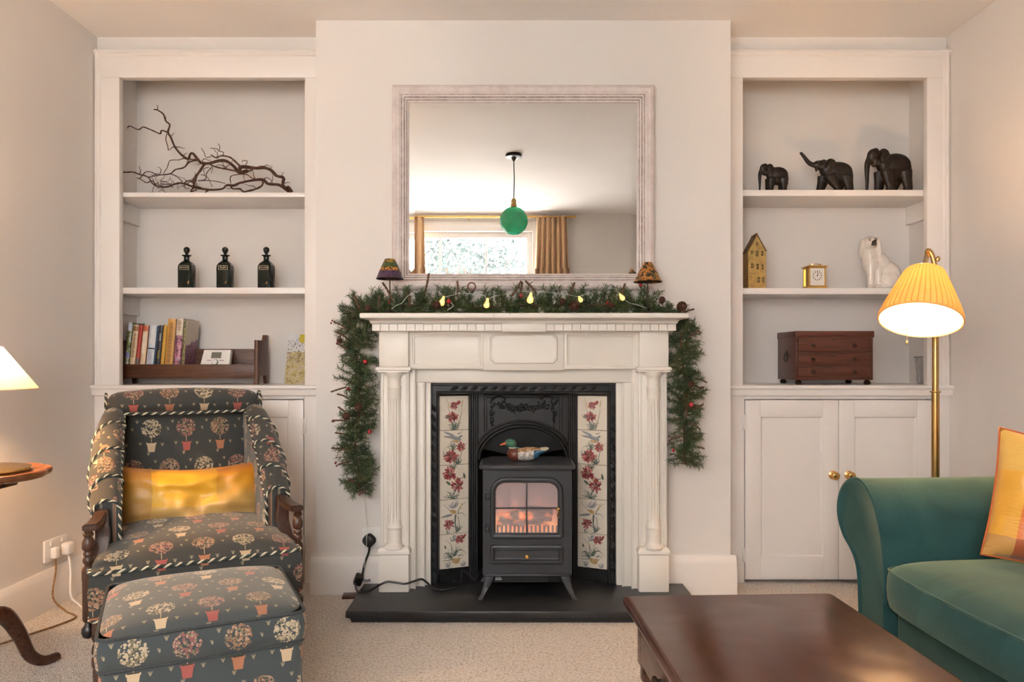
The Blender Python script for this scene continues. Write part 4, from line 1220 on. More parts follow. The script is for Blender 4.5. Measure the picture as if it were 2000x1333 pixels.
t = thing('thermostat', 'white digital heating thermostat standing on the book trough', 'thermostat', (PX(414, YR), YR + .03, BZ + .018), rot=(-.38, 0, 0))
w_, h_ = (443 - 386) * YR / F, .072
def tpz(g, x0, x1, y0_, y1, z0, z1, b): return g.box(x0, x1, y0_, y1, z0, z1, b)
g = G(); g.loft([[(-w_ / 2 - d, y, -.008 - d * .3), (w_ / 2 + d, y, -.008 - d * .3), (w_ / 2 + d - .002, y, h_ + d * .3), (-w_ / 2 - d + .006, y, h_ + d * .3)] for d, y in ((-.002, 0), (0, .002), (.001, .022))]); g.obj('casing', M_wplastic, t, 30)
g = G(); g.box(-.022, .024, -.0006, .002, .030, .060, .0005, 1); g.obj('display', plain('lcd_grey', (.16, .17, .14), .25), t)
g = G(); g.lathe([(.0125, -.001), (.0125, .004), (.011, .006), (.002, .0065)], 24, (.0, 0, .010), 'y'); dl = g.obj('dial', M_wplastic, t)
g = G(); g.lathe([(.0145, -.001), (.0145, .0012)], 28, (.0, 0, .010), 'y'); g.obj('dial_ring', M_black, t)
for s in (-1, 1):
    g = G(); g.box(s * .029 - .010, s * .029 + .010, -.001, .001, .018, .0205, .0003, 1); g.obj('button', plain('button_grey', (.12, .12, .12), .4), t)

# ---- small landscape picture leaning in the corner
M = Mat('watercolour_landscape', (.6, .55, .4), .6)
X_, Y_, Z_ = M.xyz()
n1 = M.noise(M.coord(), 34, 5, .7); n2 = M.noise(M.coord(), 120, 3, .6)
skyc = M.ramp(n1, [(.35, (.55, .60, .66)), (.65, (.72, .72, .68))])
field = M.ramp(n1 * .6 + n2 * .4, [(.34, (.13, .10, .05)), (.42, (.30, .17, .11)), (.48, (.48, .42, .14)), (.54, (.58, .50, .40)), (.60, (.36, .26, .22)), (.66, (.30, .28, .10))])
c1 = M.mix((Z_ + n1 * .05).gt(.175), field, skyc)
tw = M.mix(n2.gt(.56) * (Z_ + n1 * .08).gt(.135) * (Z_ + n1 * .06).lt(.235), c1, (.18, .15, .15))
dx = X_ - .035; dz = Z_ - .212
M.set('Base Color', M.mix((dx * dx + dz * dz + (n2 - .5) * .0012).lt(.00045), tw, (.52, .44, .05)))
t = thing('landscape_picture', 'small unframed landscape painting leaning at the end of the ledge', 'picture', (PX(574, 3.39), 3.39, ZS), rot=(-.10, 0, -.25))
g = G(); g.prism([(-.052, .012), (-.044, 0), (.055, 0), (.055, .232), (-.042, .236), (-.040, .20)], 'y', 0, .004); g.obj('painted_board', M.m, t, 30)

# ================================================================ RIGHT ALCOVE THINGS
M = Mat('black_ebony_carving', (.018, .014, .012), .36, 0, .3)
M.set('Base Color', M.ramp(M.noise(M.coord('Object', (1, 1, 2)), 35, 4), [(.35, (.007, .005, .004)), (.7, (.022, .014, .010))])); M.bump(M.noise(M.coord('Object', (3, 3, .7)), 60, 3), .25, .003); M_ebony = M.m
M_ivory = plain('pale_inlay', (.65, .58, .48), .4)
def elephant(px, L, Hh, trunk, label, walk, Y=3.318):
    t = thing('elephant_carving', label, 'elephant figurine', (PX(px, Y), Y, ZR1), group='black carved elephants on the top shelf')
    g = G()
    # facing -x; unit size: length about 1, height about 1, scaled at the end
    g.ell((.17, 0, .60), (.33, .24, .255), 20, 14); g.ell((-.06, 0, .64), (.20, .20, .235), 18, 12); g.ell((.33, 0, .55), (.165, .20, .25), 16, 12); g.ell((.12, 0, .46), (.27, .22, .23), 16, 10)
    for (bx_, fx, y) in walk:
        top = .45
        g.tube([(bx_, y, top), (bx_ + (fx - bx_) * .45, y, .26), (fx, y, .10), (fx - .01, y, .0)], [.15, .120, .098, .106], 12)
    if trunk == 'down':
        g.ell((-.30, 0, .80), (.155, .13, .165), 18, 12); g.ell((-.25, 0, .70), (.12, .12, .14), 14, 10); g.ell((-.28, .045, .90), (.075, .07, .07), 12, 8); g.ell((-.28, -.045, .90), (.075, .07, .07), 12, 8)
        g.tube(catmull([(-.38, 0, .76), (-.445, 0, .62), (-.455, 0, .42), (-.452, 0, .22), (-.46, 0, .03)], 4), lambda u: .088 - .058 * u ** .7, 12)
        g.ell((-.30, 0, .60), (.06, .05, .05), 10, 8)
        ears = (-.13, .76)
    else:
        g.ell((-.24, 0, .76), (.17, .12, .135), 18, 12, (0, .35, 0)); g.ell((-.14, 0, .72), (.14, .15, .15), 14, 10); g.ell((-.17, .05, .86), (.07, .06, .055), 12, 8); g.ell((-.17, -.05, .86), (.07, .06, .055), 12, 8)
        g.tube(catmull([(-.30, 0, .76), (-.42, 0, .78), (-.52, 0, .86), (-.62, 0, 1.02), (-.70, 0, 1.13)], 4), lambda u: .085 - .050 * u ** .8, 12)
        g.tube([(-.28, 0, .70), (-.33, 0, .64), (-.335, 0, .58)], [.06, .045, .02], 10)
        ears = (-.03, .74)
    for s in (-1, 1):
        g.ell((ears[0], s * .185, ears[1]), (.095, .045, .155), 14, 10, (0, .25, 0)); g.ell((ears[0] - .01, s * .13, ears[1] + .13), (.08, .06, .05), 10, 8)
    g.tube(catmull([(.48, 0, .66), (.505, 0, .50), (.50, 0, .34), (.485, 0, .22)], 4), lambda u: .026 - .012 * u, 8)
    g.xform(Matrix.Diagonal((L, L * .72, Hh, 1)))
    blob(g, 'carved_body', M_ebony, t, .0026, 3)
    hx = (-.40, .80) if trunk == 'down' else (-.315, .835)
    for s in (-1, 1):
        g = G(); g.ell((hx[0] * L, s * .118 * L * .72 * (1 if trunk == 'down' else .9), hx[1] * Hh), .0015, 8, 6); g.obj('eye', M_ivory, t)
        if trunk == 'down':
            g = G(); g.tube([(-.34 * L, s * .075 * L * .72, .66 * Hh), (-.37 * L, s * .085 * L * .72, .585 * Hh)], [.003, .0012], 6); g.obj('tusk', M_ebony, t)
stand = [(-.08, -.11, -.11), (-.10, -.14, .11), (.33, .34, -.11), (.32, .30, .11)]
stride = [(-.06, -.06, -.11), (-.10, -.30, .11), (.36, .40, -.11), (.32, .20, .11)]
elephant(1510, .134, .134, 'down', 'small black carved elephant with lowered trunk, shortest of the three', stand)
elephant(1622, .196, .160, 'up', 'black carved elephant raising its trunk, middle of the three', [(-.06, .14, -.11), (-.12, -.20, .11), (.34, .40, -.11), (.30, .22, .11)])
elephant(1734, .208, .205, 'down', 'large black carved elephant with lowered trunk, tallest of the three', [(-.06, .02, -.12), (-.12, -.16, .11), (.34, .40, -.11), (.28, .16, .11)])

# ---- gilt house ornament
Yh = 3.305
t = thing('house_ornament', 'gold model of a narrow gabled townhouse on the shelf', 'ornament', (PX(1478.5, Yh), Yh, ZR2), -.04)
hw_, hh, hp_, hd_ = .040, .176, .250, .085
g = G(); g.prism([(-hw_ * .97, 0), (hw_ * .97, 0), (hw_, hh), (0, hp_ - .004), (-hw_, hh)], 'y', 0, hd_); hs = g.obj('walls', M_gold, t, 30)
for s in (-1, 1):
    g = G()
    d = Vector((s * hw_, 0, hh - hp_)).normalized(); a = Vector((0, 0, hp_)); b = a + d * (math.hypot(hw_, hp_ - hh) + .007); n_ = Vector((-d.z * s, 0, d.x * s))
    g.loft([[p + Vector((0, y, 0)) for p in (a, b, b - n_ * .004, a - n_ * .004)] for y in (-.003, hd_ + .003)]); g.obj('roof_slope', plain('brown_gold_roof', (.17, .085, .03), .45, .4, .25, 50), t, 30)
M_hole = plain('window_dark', (.05, .035, .015), .7)
def hwin(x, z, w2, h2):
    g = G()
    for sx_ in (-1, 1):
        for sz in (-1, 1): g.box(x + sx_ * w2 * .27 - w2 * .19, x + sx_ * w2 * .27 + w2 * .19, -.0006, .001, z + sz * h2 * .26 - h2 * .2, z + sz * h2 * .26 + h2 * .2)
    o = g.obj('window', M_hole, hs, 0)
    g = G(); g.frame(x - w2 * .62, x + w2 * .62, z - h2 * .6, z + h2 * .6, [(0, 0), (0, .0016), (w2 * .12, .0016), (w2 * .12, 0)], 0); g.obj('window_surround', M_gold, hs, 30)
hwin(0, .204, .011, .018)
for x, z, w2, h2 in ((-.023, .165, .010, .016), (0, .160, .010, .026), (.023, .160, .009, .022), (-.021, .105, .011, .022), (.003, .100, .010, .028), (.025, .098, .009, .026), (.008, .040, .011, .028), (.027, .040, .009, .026)): hwin(x, z, w2, h2)
g = G(); g.frame(-.032, -.010, 0, .046, [(0, 0), (0, .003), (.003, .003), (.003, 0)], 0); g.box(-.028, -.014, -.001, .001, .0, .030); g.tube([(-.029, -.002, .033), (-.013, -.002, .045)], .0012, 5); g.tube([(-.013, -.002, .033), (-.029, -.002, .045)], .0012, 5); g.box(-.034, -.004, -.006, .0, .052, .058, .001, 1); g.obj('doorway', M_gold, hs, 30)
for i in range(5):
    g = G(); g.box(-.0025, .0025, .005 + i * .018, .010 + i * .018, hp_ - .002, hp_ + .004); g.obj('ridge_tile', M_gold, hs, 0)

# ---- brass carriage clock
Yc = 3.31
t = thing('carriage_clock', 'small brass carriage clock with white dial on the shelf', 'clock', (PX(1597, Yc), Yc, ZR2), .03)
cw, cd, ch = .040, .066, .106
def tier(g, w2, y0_, y1, z0, z1, b=.0015): g.box(-w2, w2, y0_, y1, z0, z1, b)
g = G(); tier(g, .045, -.004, cd + .004, .003, .010); tier(g, .041, 0, cd, .010, .015)
for sx_ in (-1, 1):
    for yy in (0.003, cd - .003): g.ell((sx_ * .039, yy, .002), (.005, .005, .003), 8, 6)
g.obj('base', M_brass, t)
g = G(); tier(g, .041, 0, cd, .095, .100); tier(g, .046, -.005, cd + .005, .100, .106); g.obj('cornice', M_brass, t)
for sx_ in (-1, 1):
    for yy in (.0045, cd - .0045):
        g = G(); g.box(sx_ * .036 - .0035, sx_ * .036 + .0035, yy - .0035, yy + .0035, .015, .095, .001, 1); g.obj('corner_post', M_brass, t)
g = G(); g.box(-.034, .034, .006, cd - .006, .015, .095); g.obj('movement_case', M_agedbrass, t)
g = G(); g.box(-.0325, .0325, .0035, .0065, .016, .094); g.obj('dial_plate', plain('clock_dial_white', (.76, .72, .66), .4), t, 0)
g = G()
for i in range(12):
    a = 2 * PI * i / 12; r0 = .0195
    g.obox(Matrix.Translation((math.sin(a) * r0, .0032, .060 + math.cos(a) * r0)) @ Matrix.Rotation(a, 4, 'Y'), .0028, .0008, .0075)
g.obj('hour_numerals', K_blk, t, 0)
g = G(); g.ell((0, .0025, .060), (.003, .0012, .003), 10, 6); g.obox(Matrix.Translation((.003, .0025, .0655)) @ Matrix.Rotation(.45, 4, 'Y'), .0016, .0008, .012); g.obox(Matrix.Translation((0.0005, .0025, .069)) @ Matrix.Rotation(.03, 4, 'Y'), .0014, .0008, .018); g.obj('clock_hands', K_blk, t, 0)
g = G(); g.tube(catmull([(-.022, .03, .108), (-.024, .02, .112), (0, .012, .114), (.024, .02, .112), (.022, .03, .108)], 5), .0022, 6)
for sx_ in (-1, 1): g.lathe([(.004, .106), (.0045, .110), (.002, .114)], 8, (sx_ * .022, .03, 0))
g.obj('carrying_handle', M_brass, t)

# ---- white china dog
M = Mat('white_glazed_china', (.72, .66, .60), .22)
X_, Y_, Z_ = M.xyz()
sp = M.voro(M.coord(), 55); nz = M.noise(M.coord(), 25, 3)
M.set('Base Color', M.mix(M.ramp(sp, [(.08, (1, 1, 1)), (.16, (0, 0, 0))]), (.74, .68, .61), M.mix(nz, (.40, .33, .28), (.70, .64, .57))))
M.bump(M.noise(M.coord('Object', (2, 2, .6)), 55, 3), .35, .006); M_china = M.m
Yd = 3.34
t = thing('china_dog', 'seated white china spaniel figurine with dark nose on the shelf', 'dog figurine', (PX(1722, Yd), Yd, ZR2), -.22)
g = G()
k = .245
hx, hz = -.055, .208
g.ell((hx + .002, -.012, hz), (.036, .033, .036), 18, 14); g.ell((hx + .010, -.040, hz - .006), (.016, .020, .015), 14, 10)
g.ell((hx + .004, -.005, .150), (.036, .034, .058), 18, 14, (0, -.12, 0)); g.ell((hx + .010, -.006, .112), (.038, .036, .050), 18, 12, (0, -.2, 0)); g.ell((-.010, .004, .118), (.046, .036, .060), 18, 12, (0, -.62, 0)); g.ell((.034, .010, .068), (.050, .042, .062), 20, 14, (0, -.35, 0)); g.ell((.052, .010, .034), (.050, .044, .036), 18, 12)
for s in (-1, 1):
    g.ell((hx + .002 + s * .037, -.014, hz - .020), (.012, .020, .046), 12, 10, (0, -.10 * s, 0))
    g.tube([(hx + .018 + s * .017, -.014 + s * .003, .110), (hx + .021 + s * .017, -.020 + s * .003, .060), (hx + .020 + s * .018, -.022 + s * .003, .010)], [.024, .017, .015], 12); g.ell((hx + .016 + s * .018, -.034 + s * .003, .008), (.016, .022, .010), 12, 8)
g.ell((.010, -.026, .010), (.030, .018, .012), 12, 8); g.ell((.030, -.020, .040), (.040, .022, .040), 14, 10, (0, -.4, 0))
blob(g, 'china_body', M_china, t, .0030, 3)
g = G(); g.ell((hx + .009, -.0575, hz + .000), (.0095, .007, .0095), 12, 8); g.ell((hx + .009, -.0555, hz - .009), (.012, .006, .006), 10, 6); g.obj('nose', plain('dark_brown_glaze', (.03, .015, .012), .25), t, 60)
for s in (-1, 1):
    g = G(); g.ell((hx + .008 + s * .0125, -.0405, hz + .013), (.0042, .002, .0035), 10, 6); g.obj('eye', M_black, t, 60)
    g = G(); g.tube(catmull([(hx + .008 + s * .008, -.0415, hz + .020), (hx + .008 + s * .014, -.0395, hz + .022), (hx + .008 + s * .020, -.035, hz + .018)], 3), .0012, 5); g.obj('brow', M_black, t, 60)

# ---- small mahogany chest of drawers
Yf = 3.288
x0, x1 = PX(1555, Yf), PX(1706, Yf)
zb, ztp = ZS + .021, PZ(647, Yf)
M_redmahog = wood('red_mahogany', (.045, .012, .007), (.135, .036, .020), .33, 6, 'x')
t = thing('miniature_chest', 'small red mahogany chest with three drawers and ball feet', 'chest', ((x0 + x1) / 2, Yf + .11, ZS))
yb = 3.515
g = G(); g.box(x0, x1, Yf + .004, yb, zb, ztp - .026, .0015); cs = W(g, 'carcass', mat=M_redmahog)
g = G(); g.box(x0 - .004, x1 + .004, Yf - .002, yb, ztp - .026, ztp, .003); g.box(x0 - .002, x1 + .002, Yf, yb, ztp - .030, ztp - .026); W(g, 'lid', mat=M_redmahog)
M_bronze = plain('dark_bronze', (.05, .03, .02), .4, .6, .3, 60)
for k, (pa, pb) in enumerate(((660, 688), (691.5, 711.5), (716, 736))):
    z1_, z0_ = PZ(pa, Yf), PZ(pb, Yf)
    g = G(); g.box(x0 + .008, x1 - .010, Yf, Yf + .02, z0_, z1_, .002)
    d_ = W(g, 'drawer', mat=M_redmahog)
    g = G(); g.frame(x0 + .008, x1 - .010, z0_, z1_, [(0, 0), (.0005, .002), (.003, .002), (.0035, 0)], Yf); W(g, 'cock_bead', d_, M_oakdark)
    zc = (z0_ + z1_) / 2 - .002
    for px in (1588, 1669):
        xk = PX(px, Yf)
        g = G(); g.lathe([(.008, 0), (.008, .0015), (.003, .003), (.003, .005)], 12, (xk, Yf, zc + .002), 'y'); g.tube([(xk + .0085 * math.cos(a), Yf - .005, zc - .003 + .0085 * math.sin(a)) for a in [2 * PI * i / 14 for i in range(14)]], .0013, 5, closed=True); W(g, 'ring_pull', d_, M_bronze)
    g = G(); g.lathe([(.0035, 0), (.0035, .001)], 10, (PX(1629, Yf), Yf, z1_ - .008), 'y'); g.box(PX(1629, Yf) - .0015, PX(1629, Yf) + .0015, Yf - .001, Yf, z1_ - .016, z1_ - .008); W(g, 'keyhole', d_, M_black)
for xx in (x0 + .018, x1 - .018):
    for yy in (Yf + .022, yb - .022):
        g = G(); g.lathe([(.010, .0), (.014, .004), (.0155, .010), (.012, .016), (.008, .018), (.012, .0215)], 16, (xx, yy, ZS)); W(g, 'ball_foot', mat=M_bronze)
g = G(); ymid = (Yf + yb) / 2
g.lathe([(.022, 0), (.021, .002), (.010, .003)], 12, (0, 0, 0), 'x', M=Matrix.Rotation(PI, 4, 'Z'), rfun=lambda a, k: 1 + .25 * math.cos(a * 4)); g.xform(Matrix.Translation((x0, ymid, (zb + ztp) / 2)))
g.tube([(x0 - .005, ymid + .02 * math.cos(a), (zb + ztp) / 2 - .008 + .022 * math.sin(a)) for a in [2 * PI * i / 16 for i in range(16)]], .002, 6, closed=True); W(g, 'side_handle', cs, M_bronze)

# ---- cut glass vase half hidden by the frame
M = Mat('cut_glass', (.93, .93, .93), .04); M.set('Transmission Weight', .92); M.set('IOR', 1.35); M.bump(M.voro(M.coord('Object', (1, 1, .6)), 120, 'DISTANCE_TO_EDGE'), .6, .004)
Yv = 3.36
t = thing('glass_vase', 'clear cut glass vase at the end of the ledge', 'vase', (PX(1806, Yv), Yv, ZS))
g = G(); g.lathe([(.030, 0), (.032, .003), (.034, .05), (.038, .118), (.043, .124), (.043, .127), (.039, .125), (.034, .118), (.030, .05), (.027, .010), (.001, .009)], 28, rfun=lambda a, k: 1 + .02 * math.cos(a * 14)); g.obj('glass_body', M.m, t, 40)
# ================================================================ UPHOLSTERY CLOTH: potted trees on slate
def topiary(name, cw=.117, ch=.142, sc_=1.0, base=(.046, .049, .047), sheen=.4):
    M = Mat(name, base, .85, 0, .25)
    U, V, _ = M.xyz('UV')
    U = U / sc_; V = V / sc_
    row = (V / ch).floor()
    u = U / cw + row.mod(2.0) * .5
    col = u.floor()
    x = (u.fract() - .5) * cw
    y = (V / ch).fract() * ch
    uv = M.vec(U, V)
    wob = M.noise(uv, 160, 2)
    dxx = x; dyy = y - .100
    dist = (dxx * dxx + dyy * dyy).sqrt() + (wob - .5) * .010
    ball = dist.lt(.0330)
    vo = M.n('TexVoronoi'); vo.inputs['Scale'].default_value = 170; M.l(uv, vo.inputs['Vector'])
    leaf = E(M.nt, vo.outputs['Distance']).lt(.60)
    sepc = M.n('SeparateColor'); M.l(vo.outputs['Color'], sepc.inputs[0])
    rnd = E(M.nt, sepc.outputs[0])
    pick = (col + row).mod(3.0) / 3.0
    tone = M.ramp(pick, [(0, (.26, .14, .085)), (.30, (.42, .35, .24)), (.63, (.25, .105, .095))], 'CONSTANT')
    tone2 = M.mix(rnd.gt(.62), tone, M.mix(.4, tone, (.58, .44, .31)))
    tone3 = M.mix(rnd.lt(.22), tone2, (.20, .17, .10))
    pots = M.ramp((col + row + 2.0).mod(3.0) / 3.0, [(0, (.52, .40, .26)), (.30, (.34, .095, .080)), (.63, (.38, .165, .095))], 'CONSTANT')
    potw = (y - .016) * .14 + .0105
    pot = x.abs().lt(potw) * y.gt(.016) * y.lt(.0475)
    potrim = x.abs().lt(.0165) * y.gt(.0435) * y.lt(.0495)
    soil = x.abs().lt(.013) * y.gt(.0475) * y.lt(.0505)
    stem = x.abs().lt(.0011) * y.gt(.050) * y.lt(.070)
    def tuft(cx, y0):
        m = None
        for k in (-.42, 0.0, .42):
            s = ((x - cx) - (y - y0) * k).abs().lt(.0011) * y.gt(y0) * y.lt(y0 + .011)
            m = s if m is None else m.max(s)
        return m
    tf = tuft(.036, .036).max(tuft(-.036, .040)).max(tuft(.056, .092)).max(tuft(-.010, .004)).max(tuft(-.046, .118))
    weave = M.noise(M.coord('UV', (1, 1, 1)), 900, 2)
    bcol = M.ramp(weave, [(.3, tuple(q * .75 for q in base)), (.7, tuple(q * 1.3 for q in base))])
    c = M.mix(tf, bcol, (.30, .26, .17))
    c = M.mix(stem, c, (.40, .32, .20))
    c = M.mix(pot.max(potrim), c, pots)
    c = M.mix(soil, c, (.06, .045, .03))
    c = M.mix(ball * leaf, c, tone3)
    M.set('Base Color', c)
    M.set('Sheen Weight', sheen); M.set('Sheen Roughness', .45); M.set('Sheen Tint', (.75, .70, .62, 1))
    M.bump(weave, .25, .002)
    return M.m
M_topi = topiary('topiary_cloth')
M_cordw = plain('cord_cream', (.62, .56, .42), .7, 0, .15, 200)
M_cordd = plain('cord_dark', (.030, .040, .036), .7, 0, .3, 200)

def rope(name, pts, parent, r=.0045, pitch=.030, closed=False):
    """twisted cord: two pale and two dark strands wound round a path"""
    P = [Vector(p) for p in pts]
    # resample evenly
    L = [0.0]
    Q = P + ([P[0]] if closed else [])
    for a, b in zip(Q[:-1], Q[1:]): L.append(L[-1] + (b - a).length)
    n = max(8, int(L[-1] / (pitch / 7)))
    S = []
    j = 0
    for i in range(n + 1):
        d = L[-1] * i / n
        while j < len(L) - 2 and L[j + 1] < d: j += 1
        f_ = (d - L[j]) / max(1e-9, L[j + 1] - L[j]); S.append(Q[j].lerp(Q[j + 1], f_))
    up = Vector((.13, .21, .97)); fr_ = []
    for i in range(len(S)):
        tg = (S[min(i + 1, n)] - S[max(i - 1, 0)]).normalized()
        s = tg.cross(up)
        if s.length < 1e-4: s = tg.cross(Vector((1, 0, .1)))
        s.normalize(); up = s.cross(tg).normalized(); fr_.append((s, up.copy()))
    g = G()
    for k in range(3):
        g.mi = 0 if k < 1 else 1
        path = []
        for i, p in enumerate(S):
            a = 2 * PI * (L[-1] * i / n / pitch) + k * PI * 2 / 3
            path.append(p + (fr_[i][0] * math.cos(a) + fr_[i][1] * math.sin(a)) * r * .55)
        g.tube(path, r * .60, 5)
    return g.obj(name, [M_cordw, M_cordd], parent, 60)

# ================================================================ ARMCHAIR
CH = thing('armchair', 'antique armchair in slate cloth patterned with potted trees, turned wooden arms', 'armchair', (-1.075, 2.46, 0), math.radians(28))
# seat: sprung box with domed top
def sgrid(nx, ny, fn):
    return [[fn(-1 + 2 * i / nx, -1 + 2 * j / ny) for i in range(nx + 1)] for j in range(ny + 1)]
sw, sy0, sy1, sz = .292, -.305, .27, .385
def seat_hw(y): return sw - .055 * max(0, (y + .05)) / .32
def seat_top(u, v):
    y = sy0 + (sy1 - sy0) * (v + 1) / 2
    x = u * seat_hw(y)
    e = (1 - u ** 4) * (1 - min(1, abs(v)) ** 5)
    return (x, y, sz + .060 * (max(0, e) ** .55) * (1 - .25 * u * u) + .012 * (v + 1))
g = G()
g.loft(sgrid(28, 26, seat_top), False, False, closed=False)
uvs = lambda co, n_: (co.x + .40, co.y + (co.z - sz) * .5 + .335) if n_.z > .45 else ((co.x + .40, (co.z - sz) + .030) if abs(n_.y) > abs(n_.x) else (co.y + .3, (co.z - sz) + .03))
g.obj('seat', M_topi, CH, 60, uvs)
g = G()
lv = [(.245, .004), (.252, 0), (.33, -.004), (sz - .004, 0), (sz + .003, .004)]
pp = [(-seat_hw(sy0), sy0), (seat_hw(sy0), sy0), (seat_hw(-.05), -.05), (seat_hw(sy1), sy1), (-seat_hw(sy1), sy1), (-seat_hw(-.05), -.05)]
g.loft([[(x - (d if x > 0 else -d), y + (d if y < 0 else -d), z) for x, y in pp] for z, d in lv], True, False)
bmesh.ops.subdivide_edges(g.bm, edges=[e for e in g.bm.edges], cuts=2)
g.obj('seat_base', M_topi, CH, 50, uvs)
fr_l = [(-sw, .04, sz), (-sw, sy0 + .01, sz), (-sw + .012, sy0 - .004, sz), (sw - .012, sy0 - .004, sz), (sw, sy0 + .01, sz), (sw, .04, sz)]
rope('seat_cord', fr_l, CH, .0055)
rope('base_cord', [(x * 1.0, y, .250) for x, y, _ in fr_l], CH, .0045)
# backrest panel, leaning back and slightly hollow
bw = .222
def back_pt(u, v):
    z = .40 + .42 * (v + 1) / 2
    return (u * bw, .225 + .085 * (z - .40) / .42 + .022 * (1 - abs(u) ** 3) * math.sin(PI * min(1, (v + 1) / 2)) * -1 + .02, z)
g = G(); rows = sgrid(16, 18, back_pt); g.loft(rows, False, False, closed=False)
bk_uv = lambda co, n_: (co.x, co.z + .071)
g.obj('backrest', M_topi, CH, 60, bk_uv)
g = G(); g.loft([[(-bw - .02, y0b, z), (bw + .02, y0b, z), (bw + .02, y0b + .07, z), (-bw - .02, y0b + .07, z)] for z, y0b in ((.25, .245), (.42, .265), (.80, .345))]); g.obj('back_frame', M_topi, CH, 50, bk_uv)
# rolled top
g = G(); rings = []
NR = 26
for i in range(25):
    u = -1 + 2 * i / 24
    e = max(.02, 1 - abs(u) ** 14) ** .5 if abs(u) > .9 else 1
    rr = (.046 + .006 * (1 - u * u)) * e
    cz = .838 - .012 * abs(u) ** 2.2
    rings.append([(u * .268, .315 + rr * 1.05 * math.cos(a), cz + rr * .92 * math.sin(a)) for a in [2 * PI * k / NR for k in range(NR)]])
g.loft(rings)
ruv = lambda co, n_: (co.x + .058 + .0585, math.atan2(co.z - .835, -(co.y - .315)) * .052 + .142 * 6 + .055)
g.obj('head_roll', M_topi, CH, 60, ruv)
rope('roll_cord', [(-.258, .262, .803), (-.2, .258, .797), (0, .252, .795), (.2, .258, .797), (.258, .262, .803)], CH, .0052)
for s in (-1, 1):
    rope('roll_end_cord', [(s * .262, .315 + .047 * math.cos(a), .826 + .042 * math.sin(a)) for a in [2 * PI * k / 20 for k in range(20)]], CH, .0045, closed=True)
# padded scroll arms
apath = [(.232, .315, .800, .030), (.240, .240, .790, .038), (.249, .160, .742, .044), (.256, .070, .676, .047), (.258, -.015, .612, .047), (.255, -.085, .560, .044), (.252, -.125, .535, .038)]
def arm_sections(s):
    C = catmull([(a, b, c) for a, b, c, d in apath], 4)
    R = catmull([(d, 0, 0) for a, b, c, d in apath], 4)
    secs = []
    for c_, r_ in zip(C, R):
        r = r_.x; x, y, z = c_
        pr = []
        pr.append((x - r * .95, .385)); pr.append((x - r * .95, .385 + (z - .385) * .5)); pr.append((x - r * .95, z - r * .4))
        for k in range(10):
            a = PI + .1 - (PI + .75) * k / 9
            pr.append((x + r * math.cos(a), z - r * .35 + r * math.sin(a) * 1.05))
        pr.append((x + r * .35, z - r * 1.25)); pr.append((x + r * .15, max(.30, z - .16))); pr.append((x + r * .05, .31))
        secs.append([(s * px, y, pz) for px, pz in pr])
    return secs, C, R
